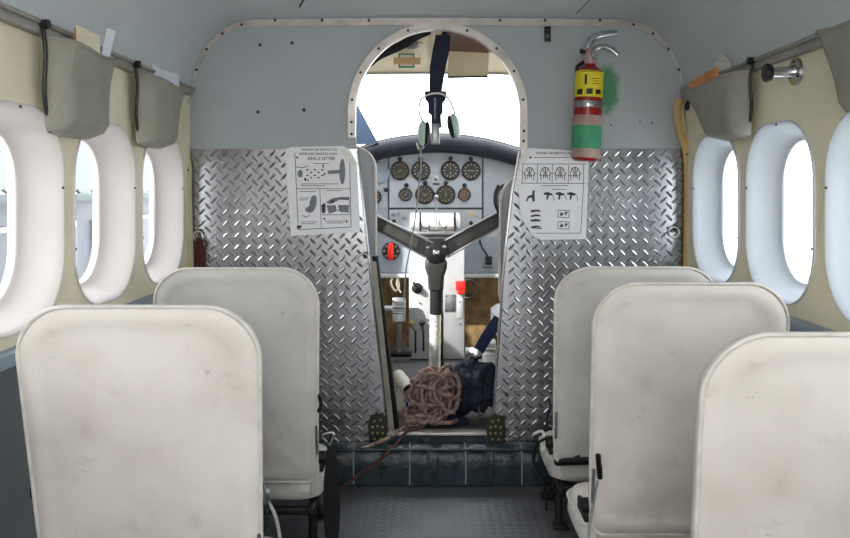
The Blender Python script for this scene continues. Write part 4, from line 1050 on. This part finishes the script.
# white can
t = thing('can', 'open white can lying tilted on the cockpit floor left of the rope', 'can', P(404,398,3.05))
bm = BM(); a, b_ = P(398,376,3.12), P(409,391,3.00)
u, v = frame_of(b_-a); n = 20; ringc = lambda p, r: [p+u*math.cos(2*PI*k/n)*r+v*math.sin(2*PI*k/n)*r for k in range(n)]
add_loft(bm, [ringc(a,.026),ringc(b_,.028),ringc(b_,.024),ringc(a.lerp(b_,.2),.023)]); obj('can_body', bm, M['can'], t)
bm = BM(); add_cyl(bm, a.lerp(b_,.6), a.lerp(b_,.62), .0235, n=20); obj('can_inside', bm, M['frame'], t)
bm = BM(); add_box(bm, (P(403,0,3.06).x-.01,3.07,(ZCF+a.z)/2-.01), (.02,.05,a.z-ZCF-.03)); obj('can_base', bm, M['can'], t)
bm = BM(); q = P(407,399,2.95); add_tube(bm, [q+Vector((-.008,0,-.01)),q+Vector((0,0,.012)),q+Vector((.008,0,-.01))], .003, 6, closed=True); add_cyl(bm, q+Vector((0,0,-.01)), Vector((q.x,q.y,ZCF)), .004, n=8)
tag(obj('tie_down_ring', bm, M['black']), 'small black tie-down ring on the cockpit floor below the white can', 'ring')
# bright upright rod beside bag
bm = BM(); add_cyl(bm, P(479,425,2.95), P(479,402,2.95), .004, n=8); tag(obj('rod', bm, M['steel']), 'short bright rod standing on the cockpit floor beside the navy bag', 'rod')

# ------------------------------------------------------------------ outside
bm = BM(); add_box(bm, (0,3,-1.65), (60,60,.1)); struct('ground', bm, M['ground'], smooth=False)
hg = thing('hangar', 'pale corrugated shed with a grey wall seen through the left windows', 'building', (-4.4,8,-1.6))
bm = BM(); add_box(bm, (-4.4,9,-.35), (.15,26,2.5)); obj('wall', bm, M['wallx'], hg, smooth=False)
bm = BM(); rg = []
for i in range(241):
    y = -3+24*i/240; w = .05*math.sin(i*PI/2)
    rg.append([(-3.9,y,.98+w),(-7.5,y,3.2+w),(-7.5,y,3.16+w),(-3.9,y,.94+w)])
add_loft(bm, rg); obj('roof', bm, M['roofx'], hg)
bm = BM(); add_box(bm, (-3.88,9,.90), (.10,24,.09), bev=.01); obj('gutter', bm, M['gutter'], hg)
for k in range(14):
    y = -1+1.5*k
    bm = BM(); add_box(bm, (-4.30,y,-.25), (.06,.9,1.7)); w_ = obj('window', bm, M['white'], hg, smooth=False)
    bm = BM(); add_box(bm, (-4.265,y,-.25), (.03,.8,1.6)); obj('pane', bm, M['wallx'], w_, smooth=False)

# ------------------------------------------------------------------ light
w = bpy.data.worlds.new('World'); bpy.context.scene.world = w; w.use_nodes = True
bg = w.node_tree.nodes['Background']; bg.inputs[0].default_value = (.97,.985,1,1); bg.inputs[1].default_value = 3.4
def area(name, loc, rot, size, sy, e, col=(1,1,1)):
    l = bpy.data.lights.new(name,'AREA'); l.shape = 'RECTANGLE'; l.size = size; l.size_y = sy; l.energy = e; l.color = col
    o = bpy.data.objects.new(name, l); C.objects.link(o); o.location = loc; o.rotation_euler = rot; return o
area('rear_fill', (-.2,-.55,1.18), (math.radians(102),0,0), .7, .5, 8.2, (1,.97,.93))  # added fill lamp behind the camera, lifts the cabin interior
l = bpy.data.lights.new('sun_through_side_window','SPOT'); l.energy = 1500; l.spot_size = math.radians(16); l.spot_blend = .2; l.shadow_soft_size = .03; l.color = (1,.96,.88)
o = bpy.data.objects.new('sun_through_side_window', l); C.objects.link(o); o.location = (-2.6,2.25,2.5)
tgt = Vector((-.06,3.85,.40)); o.rotation_euler = (tgt-o.location).to_track_quat('-Z','Y').to_euler()

# ------------------------------------------------------------------ camera
cam = bpy.data.cameras.new('Camera'); co = bpy.data.objects.new('Camera', cam); C.objects.link(co)
co.location = (CX,0,CZ); co.rotation_euler = (PI/2,0,0)
cam.sensor_width = 36; cam.lens = F/850*36; cam.shift_y = -(269-HY)/850; cam.clip_start = .05
sc = bpy.context.scene; sc.camera = co
sc.view_settings.view_transform = 'Standard'; sc.view_settings.look = 'None'; sc.view_settings.exposure = 1.0
sc.cycles.max_bounces = 10; sc.cycles.diffuse_bounces = 6; sc.cycles.transparent_max_bounces = 12
sc.cycles.use_denoising = True; sc.cycles.sample_clamp_indirect = 8
